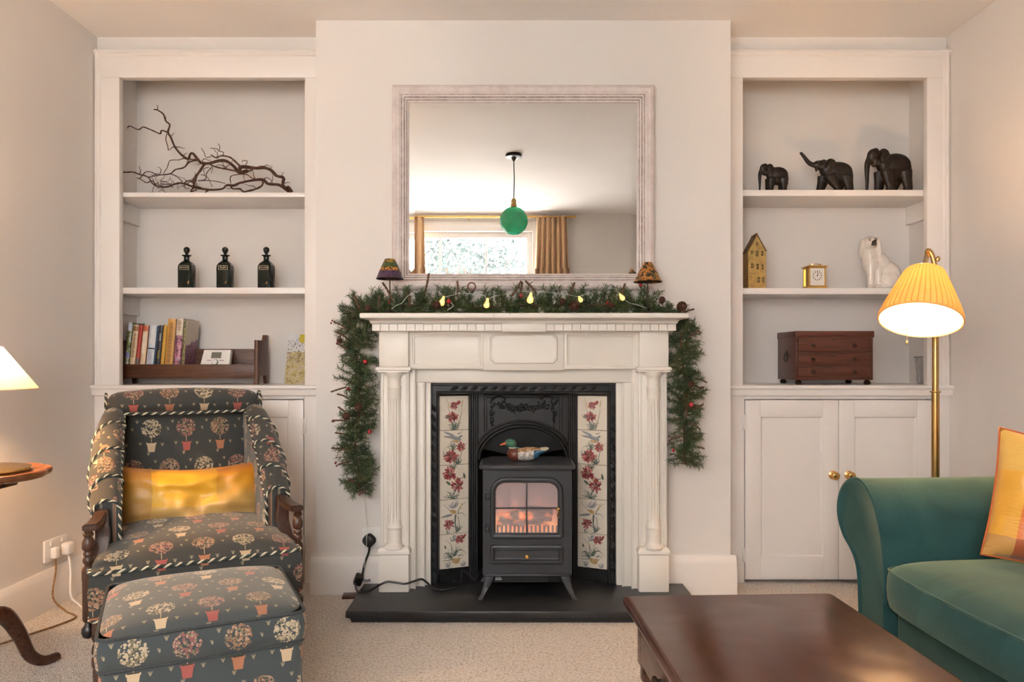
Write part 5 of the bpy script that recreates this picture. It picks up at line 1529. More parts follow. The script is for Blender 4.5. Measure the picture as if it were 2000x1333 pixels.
for s in (-1, 1):
    secs, C, R = arm_sections(s)
    g = G(); g.loft(secs)
    au = lambda co, n_: (co.y * 1.0 + .22, co.z + .07) if abs(n_.x) > .55 else (co.x * 1.0 + .03 * s, -co.y * 1.15 + .10)
    g.obj('padded_arm', M_topi, CH, 60, au)
    # cords: along the inner top edge, and bands across the pad
    inner = [(s * (c_.x - r_.x * .93), c_.y, c_.z - r_.x * .15) for c_, r_ in zip(C, R)]
    e = secs[-1]
    rope('arm_cord', inner + [(e[2][0], e[2][1] - .006, e[2][2]), (e[1][0], e[1][1] - .008, e[1][2]), (e[0][0], e[0][1] - .008, e[0][2])], CH, .0050)
    for i in (6, 11, 16):
        sec = secs[i]
        nxt = secs[min(i + 4, len(secs) - 1)]
        band = []
        for k in range(3, 13):
            f_ = (k - 3) / 9
            p = Vector(sec[k]).lerp(Vector(nxt[k]), f_)
            ctr = Vector((s * C[i].x, p.y, C[i].z - .02)); band.append(p + (p - ctr).normalized() * .003)
        rope('arm_band_cord', band, CH, .0046)
    # cord over the front end of the pad
    rope('arm_end_cord', [(p[0], p[1] - .004, p[2]) for p in e[2:13]], CH, .0046)
    # wooden arm: bracket, hand rest and turned post
    g = G()
    bp = catmull([(s * .262, -.118, .535), (s * .264, -.142, .500), (s * .262, -.150, .455), (s * .272, -.165, .415), (s * .280, -.185, .375)], 5)
    rings = []
    for i, p in enumerate(bp):
        w2 = .014 + .006 * math.sin(i / len(bp) * PI); d2 = .030 - .010 * i / len(bp)
        rings.append([p + Vector((-w2, -d2, 0)), p + Vector((w2, -d2, 0)), p + Vector((w2, d2, 0)), p + Vector((-w2, d2, 0))])
    g.loft(rings); bmesh.ops.bevel(g.bm, geom=list(g.bm.edges), offset=.003, segments=2, affect='EDGES'); g.obj('arm_bracket', M_chairwood, CH, 40)
    g = G()
    ap = catmull([(s * .262, -.105, .528), (s * .270, -.160, .518), (s * .280, -.215, .509), (s * .292, -.255, .506)], 5)
    rings = []
    for i, p in enumerate(ap):
        u = i / (len(ap) - 1); w2 = .017 + .003 * u; h2 = .011 - .001 * u
        rings.append([p + Vector((-w2, 0, -h2)), p + Vector((w2, 0, -h2)), p + Vector((w2, 0, h2)), p + Vector((-w2, 0, h2))])
    g.loft(rings); bmesh.ops.bevel(g.bm, geom=list(g.bm.edges), offset=.004, segments=2, affect='EDGES'); g.obj('hand_rest', M_chairwood, CH, 40)
    g = G()
    tp = [(.010, .496), (.014, .492), (.019, .488), (.019, .484), (.013, .478), (.019, .470), (.022, .462), (.022, .446), (.018, .441), (.013, .438), (.018, .432), (.018, .427), (.013, .423), (.019, .416), (.0205, .408), (.015, .401), (.012, .396), (.020, .390), (.0225, .380), (.0225, .355), (.021, .352), (.020, .240), (.016, .234)]
    g.lathe([(r_ * .76, z_) for r_, z_ in tp[::-1]], 16, (s * .296, -.243, 0)); g.obj('arm_post', M_chairwood, CH, 40)
    g = G(); g.lathe([(.004, .185), (.014, .190), (.0185, .203), (.017, .216), (.010, .225), (.008, .231), (.012, .234), (.012, .240)], 16, (s * .296, -.243, 0)); g.obj('drop_finial', plain('dark_finial', (.012, .010, .011), .3, 0, .3), CH, 60)
lp = [(.013, .0), (.016, .012), (.020, .022), (.015, .032), (.019, .040), (.021, .06), (.023, .10), (.020, .106), (.026, .114), (.026, .135), (.019, .142), (.026, .150), (.024, .170), (.018, .178), (.024, .186), (.022, .196)]
for x, y in ((-.262, -.27), (.262, -.27), (-.215, .25), (.215, .25)):
    g = G(); g.lathe(lp, 16, (x, y, 0)); g.box(x - .024, x + .024, y - .024, y + .024, .194, .252, .002); g.obj('leg', M_chairwood, CH, 40)

# ---- pillows
def sagz(u, v, sag): return -sag * (1 - abs(u) ** 1.7) * max(0, v) ** 2
def pillow(g, w_, h_, th, pinch=.07, n=22, crease=0.0, seed=1, p=2.6, sag=0.0):
    def side(sg):
        R = []
        for j in range(n + 1):
            v = -1 + 2 * j / n; row = []
            for i in range(n + 1):
                u = -1 + 2 * i / n
                x = u * w_ / 2 * (1 - pinch * (1 - v * v) * abs(u) ** 2); z = v * h_ / 2 * (1 - pinch * 1.2 * (1 - u * u) * abs(v) ** 2) + sagz(u, v, sag)
                e = max(0, (1 - abs(u) ** p)) * max(0, (1 - abs(v) ** p))
                d = th / 2 * e ** .52
                q = noise.noise(Vector((u * 2.2 + seed, v * 2.6, sg * 1.3))) + .5 * noise.noise(Vector((u * 6 + seed, v * 3, sg)))
                d *= 1 + crease * q
                row.append((x, sg * d, z))
            R.append(row)
        return R
    g.loft(side(-1), False, False, closed=False); g.loft(side(1), False, False, closed=False)
    bmesh.ops.remove_doubles(g.bm, verts=g.bm.verts, dist=1e-5)
def silk(name, blocks, seed, rough=.38):
    M = Mat(name, (.7, .4, .05), rough)
    X_, Y_, Z_ = M.xyz()
    nz = M.noise(M.coord(), 9, 2)
    return M, X_, Y_, Z_, nz
M, X_, Y_, Z_, nz = silk('gold_ombre_silk', 0, 1)
f_ = (Z_ + (nz - .5) * .05) / .25 + .5
bandc = M.ramp(f_, [(.02, (.15, .035, .014)), (.13, (.28, .09, .025)), (.25, (.54, .34, .12)), (.55, (.64, .38, .085)), (.74, (.72, .33, .022)), (.97, (.56, .18, .015))])
blk = (X_ * 1.0 + (nz - .5) * .03)
mid = blk.gt(-.13) * blk.lt(.08) * f_.gt(.42)
c1 = M.mix(mid * .6, bandc, (.80, .43, .018))
c1 = M.mix(blk.lt(-.13) * .45, c1, (.44, .22, .06))
M.set('Base Color', c1); M.set('Sheen Weight', .1); M.set('Anisotropic', .4)
M.bump(M.noise(M.coord('Object', (1, 1, 14)), 30, 3), .12, .004)
M_goldsilk = M.m
t = thing('gold_cushion', 'rectangular golden yellow silk cushion on the armchair', 'cushion', CH.matrix_basis @ Vector((0.004, .115, .496)), rot=(-.20, .02, math.radians(28)))
g = G(); pillow(g, .485, .262, .15, .05, 30, .40, 3, sag=.018); g.obj('cushion_cover', M_goldsilk, t, 70)
def edge_seam(w_, h_, pinch, n=60, sag=0.0):
    P = []
    for a in range(n):
        q = a / n * 4; s_ = int(q); f = -1 + 2 * (q - s_)
        u, v = ((f, -1), (1, f), (-f, 1), (-1, -f))[s_]
        P.append((u * w_ / 2 * (1 - pinch * (1 - v * v) * abs(u) ** 2), 0, v * h_ / 2 * (1 - pinch * 1.2 * (1 - u * u) * abs(v) ** 2) + sagz(u, v, sag)))
    return P
g = G(); g.tube(edge_seam(.485, .262, .05, 60, .018), .0022, 6, closed=True); g.obj('piping', plain('orange_silk_piping', (.55, .22, .03), .45), t, 60)

# ================================================================ FOOTSTOOL
FS = thing('footstool', 'square box footstool in slate cloth patterned with potted trees', 'footstool', (-.794, 1.868, 0), math.radians(25.7))
M_topi2 = topiary('topiary_cloth_window_lit', .117, .142, .93, (.052, .064, .068), .5)  # chair cloth again, cool window light mixed into its bluer base colour
hw = .2215
def fuv(co, n_):
    if n_.z > .5: return (co.x + .0944, co.y + .36)
    if abs(n_.y) >= abs(n_.x): return (co.x + .0944, (co.z - .38) + .128 + .2641)
    return (co.y + .05, (co.z - .38) + .128 + .2641)
def rsq(h, r, z, n=6):
    P = []
    for cx, cy, a0 in ((h - r, -h + r, -PI / 2), (h - r, h - r, 0), (-h + r, h - r, PI / 2), (-h + r, -h + r, PI)):
        for i in range(n + 1):
            a = a0 + PI / 2 * i / n; P.append((cx + r * math.cos(a), cy + r * math.sin(a), z))
    return P
g = G(); g.loft([rsq(hw - .004, .02, z) for z in (.012, .10, .20, .304)], True, True); g.obj('box', M_topi2, FS, 50, fuv)
g = G(); g.loft([rsq(hw + d, .024, z) for d, z in ((-.006, .308), (.001, .313), (.004, .335), (.005, .350), (.003, .368), (0, .380))], True, False); g.obj('lid_side', M_topi2, FS, 50, fuv)
def ftop(u, v):
    k = math.hypot(u, v) ; r = .024 / hw
    # squircle mapping keeps the corners round
    x = u * hw * (1 - .10 * (abs(u) * abs(v)) ** 5); y = v * hw * (1 - .10 * (abs(u) * abs(v)) ** 5)
    e = max(0, 1 - abs(u) ** 3.2) * max(0, 1 - abs(v) ** 3.2)
    return (x, y, .380 + .034 * e ** .6)
g = G(); g.loft(sgrid(26, 26, ftop), False, False, closed=False); g.obj('cushion_top', M_topi2, FS, 70, fuv)
M_pipe = plain('slate_piping', (.035, .042, .045), .8, 0, .2, 200)
g = G(); g.tube([(x, y, .380) for x, y, z in rsq(hw, .024, 0)], .0042, 6, closed=True); g.obj('top_piping', M_pipe, FS, 60)
g = G(); g.tube([(x, y, .308) for x, y, z in rsq(hw - .002, .024, 0)], .0038, 6, closed=True); g.obj('lid_piping', M_pipe, FS, 60)
for sx_ in (-1, 1):
    for sy_ in (-1, 1):
        g = G(); g.lathe([(.016, 0), (.018, .004), (.018, .014)], 12, (sx_ * .19, sy_ * .19, 0)); g.obj('foot', M_black, FS)
g = G(); g.box(.03, .075, -hw - .008, -hw - .002, .303, .310, .001, 1); g.obj('pull_tab', M_cordd, FS)

# ================================================================ WINE TABLE AND TABLE LAMP (left edge)
TX, TY = -1.574, 2.179
t = thing('wine_table', 'small round piecrust wine table on a tripod foot', 'side table', (TX, TY, 0))
g = G()
def pie(a, k): return 1 + .035 * math.cos(a * 10) * (1 if k > 1 else .3) - .02 * abs(math.cos(a * 5)) ** 8
g.lathe([(.10, .630), (.155, .634), (.166, .640), (.170, .648), (.170, .656), (.166, .659), (.161, .656), (.156, .652), (.001, .652)], 120, rfun=pie); g.obj('table_top', wood('wine_table_top', (.05, .018, .008), (.26, .10, .04), .3, 5, 'y'), t, 40)
g = G(); g.box(-.06, .06, -.06, .06, .606, .632, .004); g.obj('block', M_mahog, t)
g = G(); g.lathe([(.030, .17), (.034, .20), (.028, .24), (.018, .27), (.024, .30), (.034, .36), (.030, .42), (.018, .48), (.022, .50), (.016, .52), (.015, .60), (.026, .608)], 20); g.obj('column', M_mahog, t, 50)
for a in (70, 190, 310):
    a = math.radians(a); d = Vector((math.cos(a), math.sin(a), 0)); g = G(); sd = Vector((-d.y, d.x, 0))
    lpth = catmull([d * .012 + Vector((0, 0, .215)), d * .060 + Vector((0, 0, .205)), d * .105 + Vector((0, 0, .135)), d * .140 + Vector((0, 0, .055)), d * .185 + Vector((0, 0, .020)), d * .235 + Vector((0, 0, .016))], 5)
    rings = []
    for i, p in enumerate(lpth):
        u = i / (len(lpth) - 1); w2 = .014 - .002 * u + .004 * (u > .9); h2 = .030 - .017 * u
        nx = lpth[min(i + 1, len(lpth) - 1)] - lpth[max(i - 1, 0)]; nn = nx.normalized().cross(sd)
        rings.append([p + sd * w2 * math.cos(q) + nn * h2 * math.sin(q) for q in [2 * PI * k / 10 for k in range(10)]])
    g.loft(rings); g.obj('leg', M_mahog, t, 60)
M = Mat('cream_lampshade', (.85, .74, .52), .8); M.set('Base Color', M.ramp(M.noise(M.coord(), 200, 2), [(.3, (.80, .69, .48)), (.7, (.88, .78, .58))]))
trn = M.n('BsdfTranslucent'); trn.inputs[0].default_value = (.95, .74, .40, 1); mxs = M.n('MixShader'); mxs.inputs[0].default_value = .17
M.l(M.b.outputs[0], mxs.inputs[1]); M.l(trn.outputs[0], mxs.inputs[2]); M.l(mxs.outputs[0], M.out.inputs[0]); M_creamshade = M.m
TL = thing('table_lamp', 'brass table lamp with cream coolie shade on the wine table', 'table lamp', (TX, TY, .657))
g = G(); g.lathe([(.118, 0), (.121, .004), (.119, .009), (.10, .013), (.05, .017), (.022, .024), (.016, .04), (.022, .055), (.014, .07), (.012, .15), (.018, .16), (.018, .17), (.010, .18), (.010, .235)], 32); g.obj('base', M_brass, TL, 40)
g = G(); g.lathe([(.133, .246), (.136, .247), (.045, .372), (.043, .372)], 48, cap=False); o = g.obj('shade', M_creamshade, TL, 40)
g = G(); g.tube([(.1345 * math.cos(a), .1345 * math.sin(a), .246) for a in [2 * PI * k / 40 for k in range(40)]], .0022, 6, closed=True); g.obj('shade_trim', M_creamshade, TL, 60)
g = G(); g.lathe([(.010, .235), (.013, .245), (.013, .29), (.0145, .292)], 16); g.obj('bulb_holder', M_brass, TL)
g = G(); g.ell((0, 0, .318), (.024, .024, .028), 14, 10); g.obj('bulb', emit('table_lamp_bulb', LAMP_WARM, 640.0), TL, 60)

# ---- socket on the left wall with two plugs
sp_ = Vector((XL, 2.955, PZ(1071, 2.955)))
Ms = Matrix.Translation(sp_) @ Matrix.Rotation(PI / 2, 4, 'Z')
socket('double_wall_socket', 'white double wall socket above the left skirting board', Ms)
def wallplug(y, label, name, w_, h_, d_, cable, mat, cr, twist=False):
    p = Vector((XL + .010, y, sp_.z - .012))
    t = thing(name, label, 'plug', p)
    g = G(); g.box(p.x, p.x + d_, y - w_ / 2, y + w_ / 2, p.z - h_ / 2, p.z + h_ / 2, min(w_, h_) * .22, 3); W(g, 'plug_body', t, M_wplastic)
    g = G(); g.tube(catmull(cable, 8), cr, 8); W(g, 'cable', t, mat)
def fl(px, py, z=.005): Y = (EYE - z) * F / (py - CY); return Vector((PX(px, Y), Y, z))
wallplug(3.000, 'chunky white plug in the left wall socket', 'white_plug', .050, .050, .034, [Vector((XL + .03, 3.0, sp_.z - .034)), Vector((XL + .045, 2.99, .13)), Vector((XL + .07, 2.95, .04)), fl(152, 1180), fl(170, 1195)], M_wplastic, .004)
M_bcord = plain('brown_braided_flex', (.24, .13, .05), .7, 0, .5, 160)
wallplug(2.925, 'slim white plug with brown flex in the left wall socket', 'flat_plug', .030, .044, .026, [Vector((XL + .024, 2.925, sp_.z - .03)), Vector((XL + .035, 2.91, .15)), Vector((XL + .055, 2.86, .06)), fl(128, 1194), fl(148, 1206), fl(112, 1222), fl(70, 1236), fl(28, 1250), fl(-10, 1262)], M_bcord, .0035)

# ================================================================ COFFEE TABLE
M = Mat('polished_brown_table_top', (.12, .04, .018), .26, 0, .5)
gr = M.noise(M.coord('Object', (14, 1.2, 1)), 4, 4, .55, .5); sc2 = M.noise(M.coord('Object', (3, 6, 1)), 9, 3, .55)
colr = M.ramp(gr, [(.25, (.036, .0095, .005)), (.50, (.064, .017, .008)), (.78, (.098, .028, .012))])
M.set('Base Color', M.mix(M.ramp(sc2, [(.60, (0, 0, 0)), (.80, (.5, .5, .5))]), colr, (.17, .075, .035)))
M.set('Roughness', M.noise(M.coord('Object', (3, 5, 1)), 4, 1, .5) * .12 + .17)
M_ctop = M.m
CT = thing('coffee_table', 'low dark brown wooden coffee table in front of the sofa', 'coffee table', (.5475, 1.27, 0), math.radians(2.5))
hx_, hy0, hy1, zt_ = .258, -.52, .508, .42
g = G()
q = [(0, .398), (.004, .394), (.012, .400), (.016, .408), (.014, .416), (.006, .42)]
def rect(d, z, c=.006): return [(-hx_ + d + c, hy0 + d, z), (hx_ - d - c, hy0 + d, z), (hx_ - d, hy0 + d + c, z), (hx_ - d, hy1 - d - c, z), (hx_ - d - c, hy1 - d, z), (-hx_ + d + c, hy1 - d, z), (-hx_ + d, hy1 - d - c, z), (-hx_ + d, hy0 + d + c, z)]
g.loft([rect(.012, .394), rect(.004, .397), rect(0, .402), rect(0, .412), rect(.003, .417), rect(.010, .420)]); g.obj('table_top', M_ctop, CT, 40)
ix, iy0, iy1 = hx_ - .030, hy0 + .045, hy1 - .045
for nm, bx_ in (('side_apron', (-ix, -ix + .018, iy0, iy1)), ('side_apron', (ix - .018, ix, iy0, iy1)), ('end_apron', (-ix, ix, iy1 - .018, iy1)), ('end_apron', (-ix, ix, iy0, iy0 + .018))):
    g = G(); g.box(bx_[0] + .002, bx_[1] - .002, bx_[2] + .002, bx_[3] - .002, .285, .396); g.obj(nm, M_mahog, CT, 30)
for ya, yb_ in ((-.40, -.02), (.02, .40)):
    g = G(); g.box(-ix - .010, -ix + .01, ya, yb_, .298, .382, .003); dr_ = g.obj('drawer', M_mahog, CT)
    g = G(); g.lathe([(.006, 0), (.006, .006), (.012, .012), (.012, .017), (.004, .021)], 14, (0, 0, 0), 'x', M=Matrix.Rotation(PI, 4, 'Z')); g.xform(Matrix.Translation((-ix - .010, (ya + yb_) / 2, .34))); g.obj('knob', M_bronze, dr_)
for sx_ in (-1, 1):
    for yy in (iy0 + .025, iy1 - .025):
        g = G(); x = sx_ * (ix - .025)
        g.box(x - .028, x + .028, yy - .028, yy + .028, .275, .396, .002); g.lathe([(.018, 0), (.022, .01), (.026, .03), (.018, .05), (.022, .07), (.028, .16), (.026, .21), (.020, .235), (.027, .25), (.027, .276)], 16, (x, yy, 0)); g.obj('leg', M_mahog, CT, 40)

# ================================================================ SOFA
M = Mat('green_velvet', (.03, .11, .095), .8, 0, .2)
nz = M.noise(M.coord(), 5, 4, .6, 1.0); n2 = M.noise(M.coord(), 600, 2)
M.set('Base Color', M.ramp(nz, [(.32, (.016, .060, .060)), (.68, (.030, .092, .088))]))
M.set('Sheen Weight', .42); M.set('Sheen Roughness', .4); M.set('Sheen Tint', (.60, .62, .38, 1))
M.bump(n2 * .4 + M.noise(M.coord(), 7, 3) * .6, .25, .01); M_velvet = M.m
SF = thing('sofa', 'green velvet sofa with rolled arms along the right wall', 'sofa', (1.048, 2.06, 0), math.radians(4.4))
oc = [(0, .30), (.0, .36), (.003, .42), (.012, .47), (.030, .525), (.052, .572), (.082, .608), (.118, .628), (.155, .630), (.195, .616), (.228, .588), (.248, .550), (.252, .510), (.240, .473), (.215, .440), (.180, .415), (.152, .385), (.136, .34), (.130, .25), (.130, .06), (.0, .06), (.0, .18)]
depth = .74
def arm_obj(y_off, mir, name):
    g = G()
    P = [(y * mir + y_off, z) for y, z in oc]
    Cc = [Vector((0, y, z)) for y, z in P]
    sm = catmull(Cc[:19], 4) + Cc[19:]
    cen = Vector((0, y_off + mir * .09, .35))
    rings = []
    for x, k in ((.010, .93), (.003, .97), (0, .985), (.002, 1.0), (.010, 1.006), (.06, 1.0), (depth - .05, 1.0), (depth, .98)):
        rings.append([Vector((x, cen.y + (p.y - cen.y) * k, cen.z + (p.z - cen.z) * (k if p.z > .1 else 1))) for p in sm])
    g.loft(rings)
    a_ = g.obj(name, M_velvet, SF, 60)
    g = G(); g.tube([Vector((.004, cen.y + (p.y - cen.y) * 1.004, cen.z + (p.z - cen.z) * 1.004)) for p in sm[:-3]], .0035, 6); g.obj('arm_piping', M_velvet, a_, 60)
arm_obj(0, 1, 'arm')
LEN = 1.72
arm_obj(-LEN, -1, 'arm')
g = G(); g.box(.034, depth, -LEN, 0, .06, .300, .02, 3); g.obj('base', M_velvet, SF, 50)
def scush(y0_, y1):
    g = G()
    def tp(u, v, s):
        y = (y0_ + y1) / 2 + v * (y1 - y0_) / 2; x = .30 + u * .315
        bul = .018 * (1 - v * v)
        if u < 0: x -= bul * abs(u) ** 6
        cx = 1 - .05 * (abs(u * v)) ** 8
        e = max(0, 1 - abs(u) ** 4) * max(0, 1 - abs(v) ** 4)
        return (.30 + (x - .30) * cx, (y0_ + y1) / 2 + (y - (y0_ + y1) / 2) * cx, (.405 + .052 * e ** .55) if s > 0 else .302)
    top = sgrid(26, 26, lambda u, v: tp(u, v, 1)); bot = sgrid(26, 26, lambda u, v: tp(u, v, -1))
    g.loft(top, False, False, closed=False)
    def rim(R): return [Vector(q) for q in R[0][:-1]] + [Vector(r[-1]) for r in R[:-1]] + [Vector(q) for q in R[-1][:0:-1]] + [Vector(r[0]) for r in R[:0:-1]]
    a, b = rim(top), rim(bot)
    ctr = sum(a, Vector()) / len(a)
    mids = []
    for k, z in ((1.0, .405), (1.018, .385), (1.026, .355), (1.02, .325), (1.0, .305)):
        mids.append([Vector((ctr.x + (p.x - ctr.x) * (k if p.x < ctr.x else 1), p.y, z)) for p in a])
    g.loft(mids, False, True)
    o = g.obj('seat_cushion', M_velvet, SF, 70)
    g = G(); g.tube([Vector((p.x - .001, p.y, .406)) for p in a], .0035, 6, closed=True); g.obj('cushion_piping', M_velvet, o, 60)
scush(-.86, -.004); scush(-LEN + .004, -.866)
g = G(); g.loft([[(.60 + d, -LEN - .02, z), (depth + .02, -LEN - .02, z), (depth + .02, .05, z), (.60 + d, .05, z)] for d, z in ((.0, .06), (0, .45), (.02, .62), (.05, .72), (.09, .75))]); g.obj('backrest', M_velvet, SF, 50)
for x in (.06, depth - .06):
    for y in (.06, -LEN - .06):
        g = G(); g.lathe([(.016, 0), (.022, .03), (.024, .062)], 12, (x, y, 0)); g.obj('foot', M_mahog, SF)
# checked silk cushion
M, X_, Y_, Z_, nz = silk('orange_check_silk', 0, 2)
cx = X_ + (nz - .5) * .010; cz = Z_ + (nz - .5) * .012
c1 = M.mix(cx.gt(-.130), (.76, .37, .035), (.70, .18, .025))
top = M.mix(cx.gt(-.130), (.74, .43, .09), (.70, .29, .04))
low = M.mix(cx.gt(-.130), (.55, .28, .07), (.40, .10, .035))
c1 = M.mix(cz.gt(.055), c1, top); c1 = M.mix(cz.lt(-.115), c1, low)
M.set('Base Color', c1); M.set('Sheen Weight', .2); M.bump(M.noise(M.coord('Object', (3, 3, 9)), 16, 3), .25, .006); M_check = M.m
t = thing('checked_cushion', 'orange and yellow checked silk cushion in the sofa corner', 'cushion', (1.452, 1.885, .606), rot=(-.25, .19, -.35))
g = G(); pillow(g, .38, .345, .15, .05, 26, .3, 9); g.obj('cushion_cover', M_check, t, 70)
g = G(); g.tube(edge_seam(.38, .345, .05), .0030, 6, closed=True); g.obj('piping', plain('dark_orange_piping', (.55, .13, .03), .45), t, 60)

# ================================================================ FLOOR LAMP
YP = 2.56
pxp = PX(1827, YP)
t = thing('floor_lamp', 'lit brass floor lamp with tilted pleated yellow shade behind the sofa', 'floor lamp', (pxp, YP, 0))
g = G(); g.lathe([(.13, 0), (.135, .006), (.13, .016), (.06, .024), (.025, .034), (.016, .06)], 36, (pxp, YP, 0)); W(g, 'base', mat=M_agedbrass)
zj = PZ(766, YP)
g = G(); g.lathe([(.0130, .03), (.0130, zj)], 20, (pxp, YP, 0)); g.lathe([(.0165, zj - .003), (.0175, zj), (.0165, zj + .003)], 20, (pxp, YP, 0)); W(g, 'lower_pole', mat=M_agedbrass)
ztop_ = PZ(492, YP)
g = G(); g.lathe([(.0108, zj), (.0108, PZ(560, YP))], 20, (pxp, YP, 0)); W(g, 'upper_pole', mat=M_agedbrass)
# shade frame: mouth centre and axis
mc = at(1797, 626, 2.36)
tilt = Matrix.Rotation(math.radians(-25), 4, 'X') @ Matrix.Rotation(math.radians(-4), 4, 'Y')
away = Vector((mc.x, mc.y, 0)).normalized(); rgt = Vector((away.y, -away.x, 0))
uz = (Vector((0, 0, 1)) * math.cos(math.radians(24.5)) + away * math.sin(math.radians(24.5)) + rgt * .075).normalized()
ux = (rgt - uz * rgt.dot(uz)).normalized(); uy = uz.cross(ux)
tilt = Matrix((ux, uy, uz)).transposed().to_4x4()
MS = Matrix.Translation(mc) @ tilt @ Matrix.Diagonal((.80, .80, .93, 1))
tp = MS @ Vector((0, 0, .20))
g = G(); g.tube(catmull([(pxp, YP, PZ(562, YP)), (pxp, YP, PZ(530, YP)), (pxp - .008, YP + .005, PZ(500, YP)), (pxp - .022, YP + .006, PZ(489, YP)), (pxp - .030, YP + .0, PZ(500, YP)), tp + Vector((.0, 0, .012)), tp], 6), .0085, 12)
g.ell((pxp + .008, YP - .002, PZ(506, YP)), (.007, .006, .010), 10, 8); W(g, 'swan_neck', mat=M_agedbrass)
M = Mat('pleated_yellow_silk', (.85, .55, .16), .7)
fold = (M.xyz('UV')[0] * 44.0 + .5).fract()                # pleat lines painted darker, as doubled silk would dim the lamp's glow
M.set('Base Color', M.mix(fold.lt(.16), M.ramp(M.noise(M.coord('Object', (1, 1, 1)), 30, 3), [(.3, (.74, .42, .12)), (.7, (.82, .50, .16))]), (.44, .21, .05)))
trn = M.n('BsdfTranslucent'); M.l(M.mix(fold.lt(.16), (.92, .50, .14), (.50, .22, .05)), trn.inputs[0]); mxs = M.n('MixShader'); mxs.inputs[0].default_value = .16
M.l(M.b.outputs[0], mxs.inputs[1]); M.l(trn.outputs[0], mxs.inputs[2]); M.l(mxs.outputs[0], M.out.inputs[0]); M_yshade = M.m
NP = 44
sp_prof = [(.152, .0), (.1535, .003), (.1505, .012), (.137, .050), (.120, .090), (.102, .130), (.0885, .160), (.0775, .184), (.073, .193)]
g = G(); g.lathe(sp_prof, NP * 4, rfun=lambda a, k: 1 + (.030 * abs(math.sin(a * NP / 2)) if 1 < k < 8 else 0), cap=False, M=MS)
MSi = MS.inverted(); TB = t.matrix_basis.copy()
def shade_uv(co, n_):
    q = MSi @ (TB @ co)
    return (math.atan2(q.y, q.x) / (2 * PI), q.z)
g.obj('shade', M_yshade, t, 60, shade_uv, world=True)
M = Mat('white_shade_lining', (.92, .90, .86), .6)
trn = M.n('BsdfTranslucent'); trn.inputs[0].default_value = (.95, .90, .80, 1); mxs = M.n('MixShader'); mxs.inputs[0].default_value = .5
M.l(M.b.outputs[0], mxs.inputs[1]); M.l(trn.outputs[0], mxs.inputs[2]); M.l(mxs.outputs[0], M.out.inputs[0]); M_inner = M.m
g = G(); g.lathe([(r - .0035, h + .002) for r, h in sp_prof], 64, cap=False, M=MS); W(g, 'shade_lining', mat=M_inner, smooth=60)
g = G(); g.tube([MS @ Vector((.1525 * math.cos(a), .1525 * math.sin(a), .001)) for a in [2 * PI * k / 64 for k in range(64)]], .0030, 6, closed=True); W(g, 'shade_trim', mat=M_yshade, smooth=60)
g = G(); g.lathe([(.014, .205), (.015, .190), (.018, .186), (.018, .166), (.012, .163)], 16, M=MS); W(g, 'bulb_holder', mat=M_agedbrass)
g = G(); g.lathe([(.010, .165), (.016, .154), (.028, .131), (.031, .117), (.027, .099), (.015, .087), (.003, .084)], 18, M=MS); W(g, 'bulb', mat=emit('floor_lamp_bulb', LAMP_WARM, 520.0), smooth=60)
q0 = MS @ Vector((-.02, -.02, .06)); qe = at(1771, 670, 2.36)
g = G(); g.tube([q0, Vector((qe.x, qe.y, q0.z - .04)), qe], .0012, 5); g.ell(qe, (.004, .004, .006), 8, 6); W(g, 'pull_cord', mat=M_brass)
# ================================================================ GARLAND, FAIRY LIGHTS, SMALL LAMPS
GL = thing('christmas_garland', 'green pine garland with cones and berries draped over the mantel', 'garland', (FCX, 2.96, ZM))
M = Mat('pine_needle_green', (.03, .075, .025), .6)
M.set('Base Color', M.ramp(M.noise(M.coord(), 22, 3, .7), [(.28, (.018, .046, .022)), (.48, (.045, .092, .034)), (.62, (.115, .145, .050)), (.75, (.065, .110, .070))])); M_needle = M.m
M_stemb = plain('garland_twig', (.11, .055, .03), .8, 0, .3, 80)
path = [at(703, 962, 3.01), at(700, 920, 3.0), at(694, 860, 3.0), at(704, 790, 3.0), at(695, 730, 3.0), at(700, 680, 3.0), at(694, 640, 3.01), at(697, 606, 3.02)]
top_l = [Vector((-.575, 2.985, ZM + .028)), Vector((-.48, 2.965, ZM + .032))]
mid = [Vector((FCX + x, 2.955 + .012 * math.sin(x * 14), ZM + .033 + .006 * math.sin(x * 9))) for x in (-.42, -.28, -.14, 0, .14, .28, .40)]
top_r = [Vector((.52, 2.97, ZM + .032)), Vector((.60, 2.985, ZM + .016)), Vector((.680, 3.0, ZM + .010)), Vector((.726, 3.01, 1.145))]
right = [at(1330, 655, 3.02), at(1332, 700, 3.0), at(1338, 750, 3.0), at(1342, 790, 3.0), at(1336, 840, 3.0), at(1336, 885, 3.0), at(1338, 908, 3.01)]
spine = catmull(path + top_l + mid + top_r + right, 10)
g = G(); g.tube(spine, .004, 6); W(g, 'wire_core', GL, M_stemb)
rn = np.random.default_rng(21)
rr = random.Random(21)
cum = [0.0]
for a, b in zip(spine[:-1], spine[1:]): cum.append(cum[-1] + (b - a).length)
def on_spine(d):
    for i in range(len(cum) - 1):
        if cum[i + 1] >= d:
            f_ = (d - cum[i]) / max(1e-9, cum[i + 1] - cum[i]); return spine[i].lerp(spine[i + 1], f_), (spine[i + 1] - spine[i]).normalized()
    return spine[-1].copy(), (spine[-1] - spine[-2]).normalized()
verts, faces, sticks = [], [], []
NSPR = 860
